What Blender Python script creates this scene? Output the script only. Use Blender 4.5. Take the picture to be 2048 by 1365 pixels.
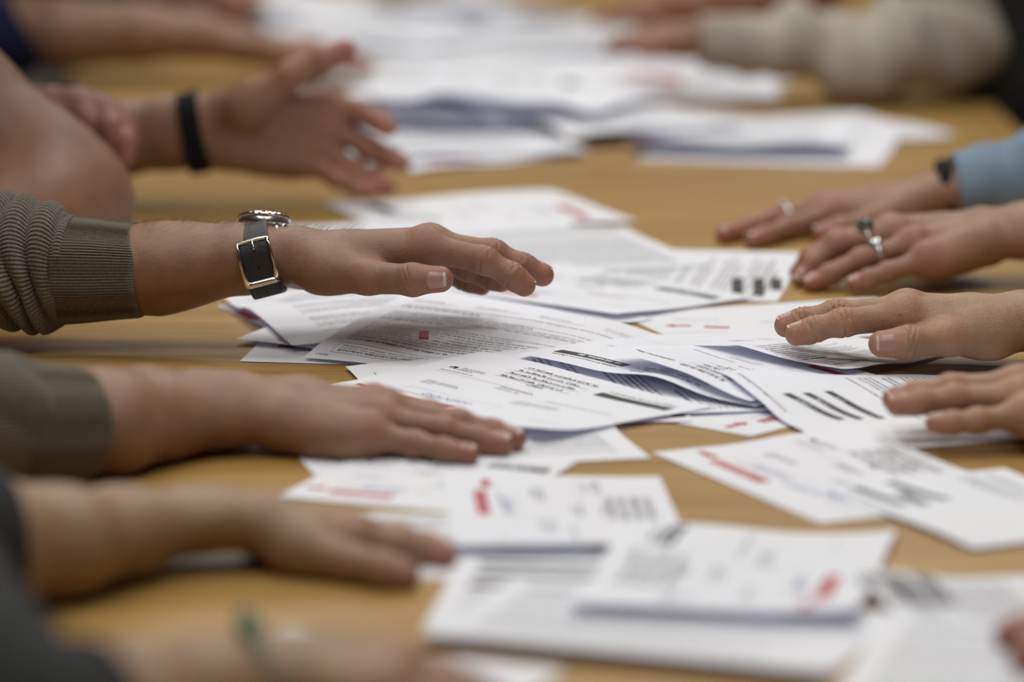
import bpy, math, random
import numpy as np
from mathutils import Vector

for o in list(bpy.data.objects):
    bpy.data.objects.remove(o)
scene = bpy.context.scene
COL = scene.collection
rng = random.Random(7)

# ---------------------------------------------------------------- camera
# table top is the plane z = 0; the long table runs away from the camera along +y
FPX, PITCH, CAMH = 7680.0, math.radians(10.5), 0.5
cam_d = bpy.data.cameras.new('camera')
cam_d.sensor_width = 36.0
cam_d.lens = FPX * 36.0 / 2048.0
cam_d.clip_start, cam_d.clip_end = 0.05, 60
cam_d.dof.use_dof = True
cam_d.dof.focus_distance = 2.63
cam_d.dof.aperture_fstop = 3.0
cam = bpy.data.objects.new('camera', cam_d)
COL.objects.link(cam)
cam.location = (0, 0, CAMH)
cam.rotation_euler = (math.pi / 2 - PITCH, 0, 0)
scene.camera = cam

# ---------------------------------------------------------------- light
scene.view_settings.view_transform = 'Standard'
scene.view_settings.look = 'None'
scene.view_settings.gamma = 1.0
scene.view_settings.use_curve_mapping = False
scene.view_settings.exposure = 0.0
world = bpy.data.worlds.new('world')
scene.world = world
world.use_nodes = True
world.node_tree.nodes['Background'].inputs[0].default_value = (0.75, 0.8, 0.9, 1)
world.node_tree.nodes['Background'].inputs[1].default_value = 0.012
CEIL = 2.15
LAMPS = [(x, y) for x in (-0.62, 0.62) for y in (1.1, 2.8, 4.5, 6.2)]
for lx, ly in LAMPS:
    ld = bpy.data.lights.new('ceiling_panel_light', 'AREA')
    ld.shape = 'RECTANGLE'
    ld.size, ld.size_y = 0.6, 1.2
    ld.energy = 9.0
    ld.color = (1.0, 0.99, 0.978)
    lo = bpy.data.objects.new('ceiling_panel_light', ld)
    COL.objects.link(lo)
    lo.location = (lx, ly, CEIL - 0.06)

# ---------------------------------------------------------------- helpers
_c, _s = math.cos(PITCH), math.sin(PITCH)
def ray(px, py):
    u, v = (px - 1024.0) / FPX, (682.5 - py) / FPX
    return np.array([u, _c + v * _s, -_s + v * _c])
def G(px, py, z=0.0):
    """point of the plane at height z seen at this spot of the photograph"""
    d = ray(px, py)
    return np.array([0, 0, CAMH]) + d * ((z - CAMH) / d[2])
def P(px, py, Y):
    """point at depth Y seen at this spot of the photograph"""
    d = ray(px, py)
    return np.array([0, 0, CAMH]) + d * (Y / d[1])
def nrm(v):
    v = np.asarray(v, float)
    return v / (np.linalg.norm(v) + 1e-12)

def tag(o, label=None, cat=None, group=None, kind=None):
    if label: o['label'] = label
    if cat: o['category'] = cat
    if group: o['group'] = group
    if kind: o['kind'] = kind
    return o
def empty(name, loc, label, cat, group=None):
    o = bpy.data.objects.new(name, None)
    COL.objects.link(o)
    o.location = loc
    o.empty_display_size = 0.02
    return tag(o, label, cat, group)
def mesh_obj(name, verts, faces, mats, parent=None, smooth=True, midx=None):
    me = bpy.data.meshes.new(name)
    verts = np.asarray(verts, np.float32)
    if isinstance(faces, np.ndarray):
        n, k = faces.shape
        me.vertices.add(len(verts)); me.vertices.foreach_set('co', verts.ravel())
        me.loops.add(n * k); me.loops.foreach_set('vertex_index', faces.astype(np.int32).ravel())
        me.polygons.add(n)
        me.polygons.foreach_set('loop_start', np.arange(0, n * k, k, dtype=np.int32))
        me.update(calc_edges=True)
    else:
        me.from_pydata([tuple(map(float, v)) for v in verts], [], faces)
    for m in (mats if isinstance(mats, (list, tuple)) else [mats]):
        me.materials.append(m)
    if midx is not None:
        me.polygons.foreach_set('material_index', np.asarray(midx, np.int32))
    if smooth:
        me.polygons.foreach_set('use_smooth', np.ones(len(me.polygons), bool))
    me.update()
    o = bpy.data.objects.new(name, me)
    COL.objects.link(o)
    if parent is not None:
        o.parent = parent
        o.matrix_parent_inverse = parent.matrix_basis.inverted() if False else o.matrix_parent_inverse
        off = -np.array(parent.location)
        pp = parent.parent
        while pp is not None:
            off = off - np.array(pp.location); pp = pp.parent
        me.transform(__import__('mathutils').Matrix.Translation(Vector(off)))
    return o

class MB:
    """collects boxes / bars / tubes into one mesh"""
    def __init__(s): s.v, s.f = [], []
    def add(s, v, f):
        b = len(s.v); s.v += [tuple(map(float, q)) for q in v]; s.f += [tuple(i + b for i in q) for q in f]
    def box(s, lo, hi):
        x0, y0, z0 = lo; x1, y1, z1 = hi
        s.add([(x0,y0,z0),(x1,y0,z0),(x1,y1,z0),(x0,y1,z0),(x0,y0,z1),(x1,y0,z1),(x1,y1,z1),(x0,y1,z1)],
              [(0,3,2,1),(4,5,6,7),(0,1,5,4),(1,2,6,5),(2,3,7,6),(3,0,4,7)])
    def build(s, name, mat, parent=None, smooth=False, bevel=0):
        o = mesh_obj(name, s.v, s.f, mat, parent, smooth)
        if bevel:
            m = o.modifiers.new('bevel', 'BEVEL'); m.width = bevel; m.segments = 3; m.limit_method = 'ANGLE'
        return o

def grid_faces(nr, nc, wrap_c=False, wrap_r=False):
    i = np.arange(nr if wrap_r else nr - 1)[:, None]
    j = np.arange(nc if wrap_c else nc - 1)[None, :]
    i2, j2 = (i + 1) % nr, (j + 1) % nc
    return np.stack([i * nc + j, i * nc + j2, i2 * nc + j2, i2 * nc + j], -1).reshape(-1, 4)

# ---------------------------------------------------------------- materials
def new_mat(name):
    m = bpy.data.materials.new(name)
    m.use_nodes = True
    nt = m.node_tree
    b = nt.nodes['Principled BSDF']
    return m, nt, b
def N(nt, t, **kw):
    n = nt.nodes.new(t)
    for k, v in kw.items():
        if k.startswith('i_'):
            key = k[2:]
            n.inputs[int(key) if key.isdigit() else key.replace('_', ' ')].default_value = v
        else:
            setattr(n, k, v)
    return n
def plain(name, col, rough=0.5, metal=0.0, **kw):
    m, nt, b = new_mat(name)
    b.inputs['Base Color'].default_value = (*col, 1)
    b.inputs['Roughness'].default_value = rough
    b.inputs['Metallic'].default_value = metal
    for k, v in kw.items():
        b.inputs[k].default_value = v
    return m
def noisy(name, c1, c2, scale, rough=0.6, bump=0.0, bscale=None, stretch=(1, 1, 1), detail=4, metal=0.0):
    m, nt, b = new_mat(name)
    tc = N(nt, 'ShaderNodeTexCoord'); mp = N(nt, 'ShaderNodeMapping'); mp.inputs['Scale'].default_value = stretch
    nt.links.new(tc.outputs['Object'], mp.inputs[0])
    no = N(nt, 'ShaderNodeTexNoise'); no.inputs['Scale'].default_value = scale; no.inputs['Detail'].default_value = detail
    nt.links.new(mp.outputs[0], no.inputs['Vector'])
    cr = N(nt, 'ShaderNodeValToRGB')
    cr.color_ramp.elements[0].position, cr.color_ramp.elements[1].position = 0.3, 0.7
    cr.color_ramp.elements[0].color = (*c1, 1); cr.color_ramp.elements[1].color = (*c2, 1)
    nt.links.new(no.outputs[0], cr.inputs[0]); nt.links.new(cr.outputs[0], b.inputs['Base Color'])
    b.inputs['Roughness'].default_value = rough; b.inputs['Metallic'].default_value = metal
    if bump:
        n2 = N(nt, 'ShaderNodeTexNoise'); n2.inputs['Scale'].default_value = bscale or scale * 4
        nt.links.new(mp.outputs[0], n2.inputs['Vector'])
        bp = N(nt, 'ShaderNodeBump'); bp.inputs['Strength'].default_value = bump; bp.inputs['Distance'].default_value = 0.002
        nt.links.new(n2.outputs[0], bp.inputs['Height']); nt.links.new(bp.outputs[0], b.inputs['Normal'])
    return m

M = {}
def mat_wood():
    m, nt, b = new_mat('varnished_beech')
    L = nt.links.new
    tc = N(nt, 'ShaderNodeTexCoord')
    mp = N(nt, 'ShaderNodeMapping'); mp.inputs['Scale'].default_value = (1.0, 9.0, 1.0)
    L(tc.outputs['Object'], mp.inputs[0])
    warp = N(nt, 'ShaderNodeTexNoise'); warp.inputs['Scale'].default_value = 1.6; warp.inputs['Detail'].default_value = 3
    L(mp.outputs[0], warp.inputs['Vector'])
    # broad cathedral rings: bands of a warped field
    mul = N(nt, 'ShaderNodeMath', operation='MULTIPLY'); mul.inputs[1].default_value = 26.0
    L(warp.outputs[0], mul.inputs[0])
    sn = N(nt, 'ShaderNodeMath', operation='SINE'); L(mul.outputs[0], sn.inputs[0])
    mp2 = N(nt, 'ShaderNodeMapping'); mp2.inputs['Scale'].default_value = (6.0, 160.0, 1.0)
    L(tc.outputs['Object'], mp2.inputs[0])
    fib = N(nt, 'ShaderNodeTexNoise'); fib.inputs['Scale'].default_value = 2.0; fib.inputs['Detail'].default_value = 5
    L(mp2.outputs[0], fib.inputs['Vector'])
    big = N(nt, 'ShaderNodeTexNoise'); big.inputs['Scale'].default_value = 1.1; big.inputs['Detail'].default_value = 2
    L(tc.outputs['Object'], big.inputs['Vector'])
    a1 = N(nt, 'ShaderNodeMath', operation='MULTIPLY_ADD'); a1.inputs[1].default_value = 0.10; 
    L(sn.outputs[0], a1.inputs[0]); L(fib.outputs[0], a1.inputs[2])
    a2 = N(nt, 'ShaderNodeMath', operation='MULTIPLY_ADD'); a2.inputs[1].default_value = 0.5
    L(big.outputs[0], a2.inputs[0]); L(a1.outputs[0], a2.inputs[2])
    cr = N(nt, 'ShaderNodeValToRGB')
    e = cr.color_ramp.elements
    e[0].position, e[0].color = 0.45, (*WOOD_A, 1)
    e[1].position, e[1].color = 1.05, (*WOOD_B, 1)
    L(a2.outputs[0], cr.inputs[0]); L(cr.outputs[0], b.inputs['Base Color'])
    b.inputs['Roughness'].default_value = 0.34
    b.inputs['Specular IOR Level'].default_value = 0.32
    bp = N(nt, 'ShaderNodeBump'); bp.inputs['Strength'].default_value = 0.05; bp.inputs['Distance'].default_value = 0.001
    L(fib.outputs[0], bp.inputs['Height']); L(bp.outputs[0], b.inputs['Normal'])
    return m
WOOD_A, WOOD_B = (0.30, 0.165, 0.040), (0.475, 0.295, 0.094)
M['wood'] = mat_wood()
def mat_paper():
    """thin office paper: white, lets a little bluish light through"""
    m = noisy('white_office_paper', (0.90, 0.91, 0.94), (0.92, 0.93, 0.955), 9, rough=0.75, bump=0.03, bscale=60)
    nt = m.node_tree; b = nt.nodes['Principled BSDF']; out = nt.nodes['Material Output']
    b.inputs['Specular IOR Level'].default_value = 0.25
    tr = N(nt, 'ShaderNodeBsdfTranslucent'); tr.inputs['Color'].default_value = (0.62, 0.65, 0.98, 1)
    mx = N(nt, 'ShaderNodeMixShader'); mx.inputs[0].default_value = 0.15
    nt.links.new(b.outputs[0], mx.inputs[1]); nt.links.new(tr.outputs[0], mx.inputs[2]); nt.links.new(mx.outputs[0], out.inputs['Surface'])
    return m
M['paper'] = mat_paper()
M['ink'] = plain('black_print', (0.035, 0.035, 0.035), 0.7)
M['ink_grey'] = plain('grey_print', (0.23, 0.23, 0.24), 0.7)
M['ink_red'] = plain('red_print', (0.44, 0.028, 0.03), 0.6)
M['ink_blue'] = plain('blue_ballpoint', (0.13, 0.14, 0.48), 0.6)
M['ink_white'] = plain('white_print', (0.75, 0.76, 0.78), 0.7)
M['ink_pale'] = plain('pale_grey_print', (0.47, 0.47, 0.49), 0.7)
INKS = [M['ink'], M['ink_grey'], M['ink_red'], M['ink_blue'], M['ink_white'], M['ink_pale']]

def mat_skin(name, c1, c2, flush, rough=0.47, wr=1.0):
    m, nt, b = new_mat(name)
    L = nt.links.new
    tc = N(nt, 'ShaderNodeTexCoord')
    n1 = N(nt, 'ShaderNodeTexNoise'); n1.inputs['Scale'].default_value = 55; n1.inputs['Detail'].default_value = 5
    L(tc.outputs['Object'], n1.inputs['Vector'])
    cr = N(nt, 'ShaderNodeValToRGB')
    cr.color_ramp.elements[0].position, cr.color_ramp.elements[1].position = 0.33, 0.68
    cr.color_ramp.elements[0].color = (*c1, 1); cr.color_ramp.elements[1].color = (*c2, 1)
    L(n1.outputs[0], cr.inputs[0])
    at = N(nt, 'ShaderNodeAttribute'); at.attribute_name = 'flush'
    mx = N(nt, 'ShaderNodeMix', data_type='RGBA')
    L(at.outputs['Fac'], mx.inputs[0]); L(cr.outputs[0], mx.inputs[6]); mx.inputs[7].default_value = (*flush, 1)
    L(mx.outputs[2], b.inputs['Base Color'])
    b.inputs['Roughness'].default_value = rough
    b.inputs['Specular IOR Level'].default_value = 0.4
    b.inputs['Subsurface Weight'].default_value = 0.06
    b.inputs['Subsurface Radius'].default_value = (1.0, 0.35, 0.2)
    b.inputs['Subsurface Scale'].default_value = 0.004
    vo = N(nt, 'ShaderNodeTexVoronoi'); vo.inputs['Scale'].default_value = 750
    vo.feature = 'DISTANCE_TO_EDGE'
    mp = N(nt, 'ShaderNodeMapping'); mp.inputs['Scale'].default_value = (0.7, 1.3, 1)
    L(tc.outputs['Object'], mp.inputs[0]); L(mp.outputs[0], vo.inputs['Vector'])
    n3 = N(nt, 'ShaderNodeTexNoise'); n3.inputs['Scale'].default_value = 160; n3.inputs['Detail'].default_value = 3
    L(tc.outputs['Object'], n3.inputs['Vector'])
    ad = N(nt, 'ShaderNodeMath', operation='MULTIPLY_ADD'); ad.inputs[1].default_value = 1.5
    L(n3.outputs[0], ad.inputs[0]); L(vo.outputs[0], ad.inputs[2])
    bp = N(nt, 'ShaderNodeBump'); bp.inputs['Strength'].default_value = 0.36 * wr; bp.inputs['Distance'].default_value = 0.0008
    L(ad.outputs[0], bp.inputs['Height']); L(bp.outputs[0], b.inputs['Normal'])
    return m
M['skin_tan'] = mat_skin('tanned_skin', (0.245, 0.125, 0.070), (0.31, 0.168, 0.098), (0.32, 0.132, 0.085))
M['skin_fair'] = mat_skin('fair_weathered_skin', (0.33, 0.190, 0.108), (0.41, 0.25, 0.148), (0.42, 0.185, 0.115), wr=1.7)
M['skin_rose'] = mat_skin('rosy_skin', (0.265, 0.135, 0.080), (0.33, 0.178, 0.108), (0.35, 0.130, 0.088))
M['skin_olive'] = mat_skin('olive_skin', (0.27, 0.158, 0.083), (0.335, 0.205, 0.114), (0.34, 0.15, 0.095))
M['nail'] = plain('fingernail', (0.40, 0.225, 0.165), 0.30, 0.0)
M['nail_edge'] = plain('fingernail_edge', (0.60, 0.48, 0.37), 0.35)

# ---------------------------------------------------------------- room shell
FLOOR = -0.75
def struct(name, lo, hi, mat):
    b = MB(); b.box(lo, hi)
    return tag(b.build(name, mat), kind='structure')
M['wall'] = noisy('painted_plaster', (0.22, 0.20, 0.18), (0.26, 0.24, 0.215), 3, 0.9)
M['floor'] = noisy('grey_linoleum', (0.14, 0.13, 0.12), (0.19, 0.18, 0.165), 6, 0.5)
M['ceiling'] = plain('white_ceiling_paint', (0.62, 0.62, 0.61), 0.9)
struct('floor', (-4, -3, FLOOR - 0.1), (4, 9, FLOOR), M['floor'])
struct('ceiling', (-4, -3, CEIL), (4, 9, CEIL + 0.1), M['ceiling'])
struct('wall_left', (-4.1, -3, FLOOR), (-4, 9, CEIL), M['wall'])
struct('wall_right', (4, -3, FLOOR), (4.1, 9, CEIL), M['wall'])
struct('wall_back', (-4.1, 9, FLOOR), (4.1, 9.1, CEIL), M['wall'])
struct('wall_front', (-4.1, -3.1, FLOOR), (4.1, -3, CEIL), M['wall'])
M['lamp_frame'] = plain('white_lamp_frame', (0.8, 0.8, 0.8), 0.5)
m, nt, b = new_mat('lamp_diffuser'); b.inputs['Base Color'].default_value = (0.9, 0.9, 0.9, 1)
b.inputs['Emission Color'].default_value = (1, 0.965, 0.92, 1); b.inputs['Emission Strength'].default_value = 2.0
M['lamp_diffuser'] = m
for i, (lx, ly) in enumerate(LAMPS):
    side = 'left' if lx < 0 else 'right'
    row = ['first', 'second', 'third', 'fourth'][i % 4]
    t = empty('ceiling_light', (lx, ly, CEIL), 'flat ceiling light panel, %s of the %s row' % (row, side), 'light', 'ceiling light panels')
    f = MB()
    for (ax, ay, bx, by) in ((-.33,-.63,-.30,.63),(.30,-.63,.33,.63),(-.30,-.63,.30,-.60),(-.30,.60,.30,.63)):
        f.box((lx + ax, ly + ay, CEIL - 0.05), (lx + bx, ly + by, CEIL))
    f.build('frame', M['lamp_frame'], t)
    d = MB(); d.box((lx - .30, ly - .60, CEIL - 0.03), (lx + .30, ly + .60, CEIL - 0.01)); d.build('diffuser', M['lamp_diffuser'], t)

# ---------------------------------------------------------------- table
TX0, TX1, TY0, TY1 = -0.51, 0.52, 0.95, 7.2
tb = empty('conference_table', (0, (TY0 + TY1) / 2, FLOOR), 'long varnished light wooden conference table covered with loose sheets', 'table')
top = MB(); top.box((TX0, TY0, -0.035), (TX1, TY1, 0.0)); top.build('tabletop', M['wood'], tb, bevel=0.006)
ap = MB()
ap.box((TX0 + .08, TY0 + .08, -0.11), (TX0 + .105, TY1 - .08, -0.035)); ap.box((TX1 - .105, TY0 + .08, -0.11), (TX1 - .08, TY1 - .08, -0.035))
ap.build('apron', M['wood'], tb)
for lx in (TX0 + .12, TX1 - .12):
    for ly in (TY0 + .15, 3.0, 5.0, TY1 - .15):
        g = MB(); g.box((lx - .035, ly - .035, FLOOR), (lx + .035, ly + .035, -0.035)); g.build('leg', M['wood'], tb, bevel=0.004)

# ---------------------------------------------------------------- loose sheets
HX0, HY0, HS = -0.8, 1.2, 0.004
HNX, HNY = int(1.6 / HS), int(4.9 / HS)
HF = np.zeros((HNX, HNY))
def hs_sample(x, y):
    i = np.clip(((x - HX0) / HS).round().astype(int), 0, HNX - 1)
    j = np.clip(((y - HY0) / HS).round().astype(int), 0, HNY - 1)
    return HF[i, j]

class Print:
    """quads of ink laid on a sheet surface"""
    def __init__(s, surf, W, L, frame):
        s.surf, s.W, s.L, s.frame, s.v, s.f, s.m = surf, W, L, frame, [], [], []
    def quad(s, pts, ink):
        fr = s.frame
        s.v.append([fr(*p) for p in pts]); s.m.append(ink)
    def finish(s):
        if not s.v: return None
        q = np.array(s.v); m = np.array(s.m)
        ok = ((q[..., 0] > 0.0008) & (q[..., 0] < s.W - 0.0008) & (q[..., 1] > 0.0008) & (q[..., 1] < s.L - 0.0008)).all(1)
        q, m = q[ok], m[ok]
        if not len(q): return None
        p = s.surf(q[..., 0].ravel(), q[..., 1].ravel()).reshape(-1, 4, 3)
        p[..., 2] += 0.00012
        d1, d2 = p[:, 1] - p[:, 0], p[:, 3] - p[:, 0]
        fl = (d1[:, 0] * d2[:, 1] - d1[:, 1] * d2[:, 0]) < 0
        p[fl] = p[fl][:, ::-1]
        return p.reshape(-1, 3), np.arange(len(p) * 4).reshape(-1, 4), m
    def bar(s, a0, b0, a1, b1, ink=0):
        n = max(1, int(abs(a1 - a0) / 0.006)); k = max(1, int(abs(b1 - b0) / 0.006))
        for i in range(n):
            for j in range(k):
                x0, x1 = a0 + (a1 - a0) * i / n, a0 + (a1 - a0) * (i + 1) / n
                y0, y1 = b0 + (b1 - b0) * j / k, b0 + (b1 - b0) * (j + 1) / k
                s.quad([(x0, y0), (x1, y0), (x1, y1), (x0, y1)], ink)
    def line(s, a0, b0, a1, b1, w=0.0004, ink=0):
        if abs(a1 - a0) > abs(b1 - b0): s.bar(a0, b0 - w / 2, a1, b0 + w / 2, ink)
        else: s.bar(a0 - w / 2, b0, a0 + w / 2, b1, ink)
    def text(s, a0, b, a1, size, ink=0, weight=1.0):
        """one line of little letters from a0 to a1, baseline b (b grows downwards)"""
        a = a0
        while a < a1 - size:
            n = rng.randint(2, 9)
            for k in range(n):
                w = size * rng.uniform(0.34, 0.62)
                if a + w > a1: break
                h = size * rng.choice((0.62, 0.62, 0.66, 0.95, 0.95))
                t = size * 0.17 * weight
                if rng.random() < 0.5:
                    s.quad([(a, b - h), (a + t, b - h), (a + t, b), (a, b)], ink)
                    s.quad([(a + t, b - size * .62), (a + w, b - size * .62), (a + w, b - size * .62 + t), (a + t, b - size * .62 + t)], ink)
                    s.quad([(a + w - t, b - size * .62), (a + w, b - size * .62), (a + w, b), (a + w - t, b)], ink)
                else:
                    s.quad([(a, b - h), (a + t, b - h), (a + t, b), (a, b)], ink)
                    s.quad([(a, b - t), (a + w, b - t), (a + w, b), (a, b)], ink)
                a += w + size * 0.13
            a += size * 0.38
    def para(s, a0, b0, a1, n, size, lead=1.35, ink=0, weight=1.0):
        for k in range(n):
            e = a1 if k < n - 1 else a0 + (a1 - a0) * rng.uniform(0.3, 0.8)
            s.text(a0, b0 + size + k * size * lead, e - rng.random() * size * 2, size, ink, weight)
    def arrow(s, a0, b, a1, w, ink=2):
        d = a1 - a0; sh = a0 + d * 0.62
        s.bar(a0, b - w * .27, sh, b + w * .27, ink)
        s.quad([(sh, b - w * .6), (a1, b), (a1, b), (sh, b)], ink); s.quad([(sh, b), (a1, b), (a1, b), (sh, b + w * .6)], ink)
    def scribble(s, a0, b, a1, amp, ink=3):
        n = 46; pts = []
        for i in range(n + 1):
            t = i / n
            pts.append((a0 + (a1 - a0) * t + amp * .5 * math.sin(i * 1.9), b + amp * math.sin(i * 1.35) * (0.4 + 0.6 * abs(math.sin(i * .37)))))
        w = 0.0005
        for (p, q) in zip(pts[:-1], pts[1:]):
            d = nrm((q[0] - p[0], q[1] - p[1])); nx, ny = -d[1] * w / 2, d[0] * w / 2
            s.quad([(p[0] + nx, p[1] + ny), (q[0] + nx, q[1] + ny), (q[0] - nx, q[1] - ny), (p[0] - nx, p[1] - ny)], ink)

# layouts in page coordinates: a to the right, b downwards, page w x h
def lay_card(p, w, h, sign=True, strip=True):
    k = w / 0.21; q = h / 0.148
    b = lambda v: h - v * q            # v measured up from the lower (red) edge
    p.arrow(0.010 * k, b(0.028), 0.032 * k, 0.009, 2)
    p.bar(0.038 * k, b(0.027), 0.104 * k, b(0.0185), 2)
    p.text(0.042 * k, b(0.0207), 0.085 * k, 0.0032, 4)
    p.line(0.04 * k, b(0.047), 0.125 * k, b(0.047), .0003, 5); p.line(0.04 * k, b(0.031), 0.04 * k, b(0.047), .0003, 5); p.line(0.125 * k, b(0.031), 0.125 * k, b(0.047), .0003, 5)
    p.text(0.043 * k, b(0.034), 0.075 * k, 0.002, 1)
    if sign: p.scribble(0.06 * k, b(0.039), 0.105 * k, 0.004, 3)
    p.para(0.036 * k, b(0.066), 0.070 * k, 3, 0.0022, ink=1)
    # emblem and sender
    p.bar(0.020 * k, b(0.104), 0.0235 * k, b(0.1005), 0); p.bar(0.0185 * k, b(0.1025), 0.020 * k, b(0.0995), 0); p.bar(0.0235 * k, b(0.103), 0.025 * k, b(0.0985), 0)
    p.para(0.028 * k, b(0.105), 0.052 * k, 3, 0.0021, ink=1); p.text(0.018 * k, b(0.092), 0.050 * k, 0.0021, 1)
    p.line(0.018 * k, b(0.088), 0.095 * k, b(0.088), .00025, 1)
    # boxed heading of four ruled lines
    for i in range(4):
        bb = b(0.131 - i * 0.0085)
        p.text(0.060 * k, bb, (0.124 - 0.006 * (i % 2)) * k, 0.0042, 0, 1.0)
        p.line(0.058 * k, bb + .0016, 0.126 * k, bb + .0016, .00035, 0)
    p.text(0.090 * k, b(0.100), 0.104 * k, 0.0036, 0)
    p.text(0.082 * k, b(0.085), 0.112 * k, 0.0026, 0, 1.1); p.text(0.082 * k, b(0.0805), 0.104 * k, 0.0022, 1)
    # ruled label strip
    if strip:
        p.bar(0.136 * k, b(0.124), 0.199 * k, b(0.1145), 0)
        p.text(0.141 * k, b(0.1165), 0.183 * k, 0.0055, 4, 1.2)
    p.text(0.138 * k, b(0.1275), 0.197 * k, 0.0032, 0)
    p.text(0.132 * k, b(0.0765), 0.192 * k, 0.0022, 1)
    p.para(0.118 * k, b(0.068), 0.160 * k, 4, 0.0021, ink=5)
    p.text(0.165 * k, b(0.030), 0.196 * k, 0.002, 5)

def lay_card_plain(p, w, h): lay_card(p, w, h, False, False)
def lay_ballot(p, w, h):
    """A4 slip: three black heading bars across the middle, text rows and tables round them"""
    p.para(0.012, 0.010, w * 0.62, 2, 0.0034, ink=1); p.text(0.012, 0.026, w * .5, 0.0042, 0, 1.4)
    y = 0.036
    for i in range(3):
        p.bar(0.012, y, w * 0.53, y + 0.0085, 0)
        p.text(0.012 + w * (0.16 - 0.05 * i), y + 0.0068, w * 0.52, 0.0056, 4, 1.0)
        p.para(0.014, y + 0.0115, w * 0.50, 3, 0.0021, ink=1)
        y += 0.024
    p.text(0.014, y + 0.006, w * .5, 0.0034, 0, 1.4)
    for i in range(int((h - y - 0.03) / 0.0042)):
        p.text(0.014, y + 0.014 + i * 0.0042, w * (0.50 if i % 5 else 0.30), 0.0022, 1)
    for i in range(int((h - 0.03) / 0.0046)):
        p.text(w * 0.57, 0.016 + i * 0.0046, w * (0.93 if i % 6 else 0.75), 0.0024, 1 if i % 6 else 0)

def lay_leaflet(p, w, h):
    """text sheet: boxed note at the top, dense rows below, short signature rules"""
    p.text(0.006, 0.010, 0.016, 0.0035, 1)
    p.line(0.014, 0.014, w - 0.03, 0.014, .0005, 0); p.line(0.014, 0.032, w - 0.03, 0.032, .0005, 0)
    p.line(0.014, 0.014, 0.014, 0.032, .0003, 1)
    p.text(0.018, 0.0195, w * .42, 0.0034, 0, 1.5)
    p.para(0.018, 0.0205, w - 0.035, 2, 0.0027, 1.6, 1)
    y = 0.042
    while y < h - 0.045:
        n = rng.randint(5, 9)
        p.text(0.014, y, w * rng.uniform(.3, .5), 0.003, 0, 1.5)
        for i in range(n):
            if y + 0.005 + i * .0042 > h - 0.04: break
            p.text(0.014, y + 0.005 + i * .0042, w - 0.03 if i % 4 != 3 else w * .6, 0.0024, 1 if i % 3 else 0)
        y += n * .0042 + 0.014
    for i in range(4):
        p.line(0.014 + i * w * .24, h - 0.03, 0.014 + i * w * .24 + w * .17, h - 0.03, .0004, 0)
        p.text(0.014 + i * w * .24, h - 0.025, 0.014 + i * w * .24 + w * .12, .0025, 1)
def lay_form(p, w, h):
    """printed sheet with a few wide grey rules and columns"""
    p.text(0.015, 0.016, w * .6, 0.004, 1, 1.3)
    y = 0.028
    while y < h - 0.02:
        p.text(0.015, y, w * rng.uniform(.55, .92), 0.0024, 1)
        y += rng.choice((0.0042, 0.0042, 0.0042, 0.009))
    p.bar(0.015, 0.020, w * .8, 0.0225, 1)
def lay_back(p, w, h):
    p.para(w * .3, h * .45, w * .62, 3, 0.0026, ink=5)
def lay_redmark(p, w, h):
    """mostly blank sheet with a red square mark and a line of large type"""
    p.bar(w * 0.075, h * .52, w * .135, h * .64, 2)
    p.text(w * .24, h * .86, w * .47, 0.008, 0, 1.5)
    p.text(w * .55, h * .4, w * .8, 0.003, 1)
def lay_none(p, w, h): pass
def lay_rows(p, w, h):
    """rows of small type that begin below a band of headings"""
    p.text(w * .05, 0.010, w * .45, 0.0026, 1)
    y = 0.088
    while y < h - 0.012:
        p.text(w * .05, y, w * rng.uniform(.42, .5), 0.0024, 1); p.text(w * .56, y, w * rng.uniform(.8, .94), 0.0022, 1)
        y += rng.choice((.0042, .0042, .0042, .009))

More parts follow.
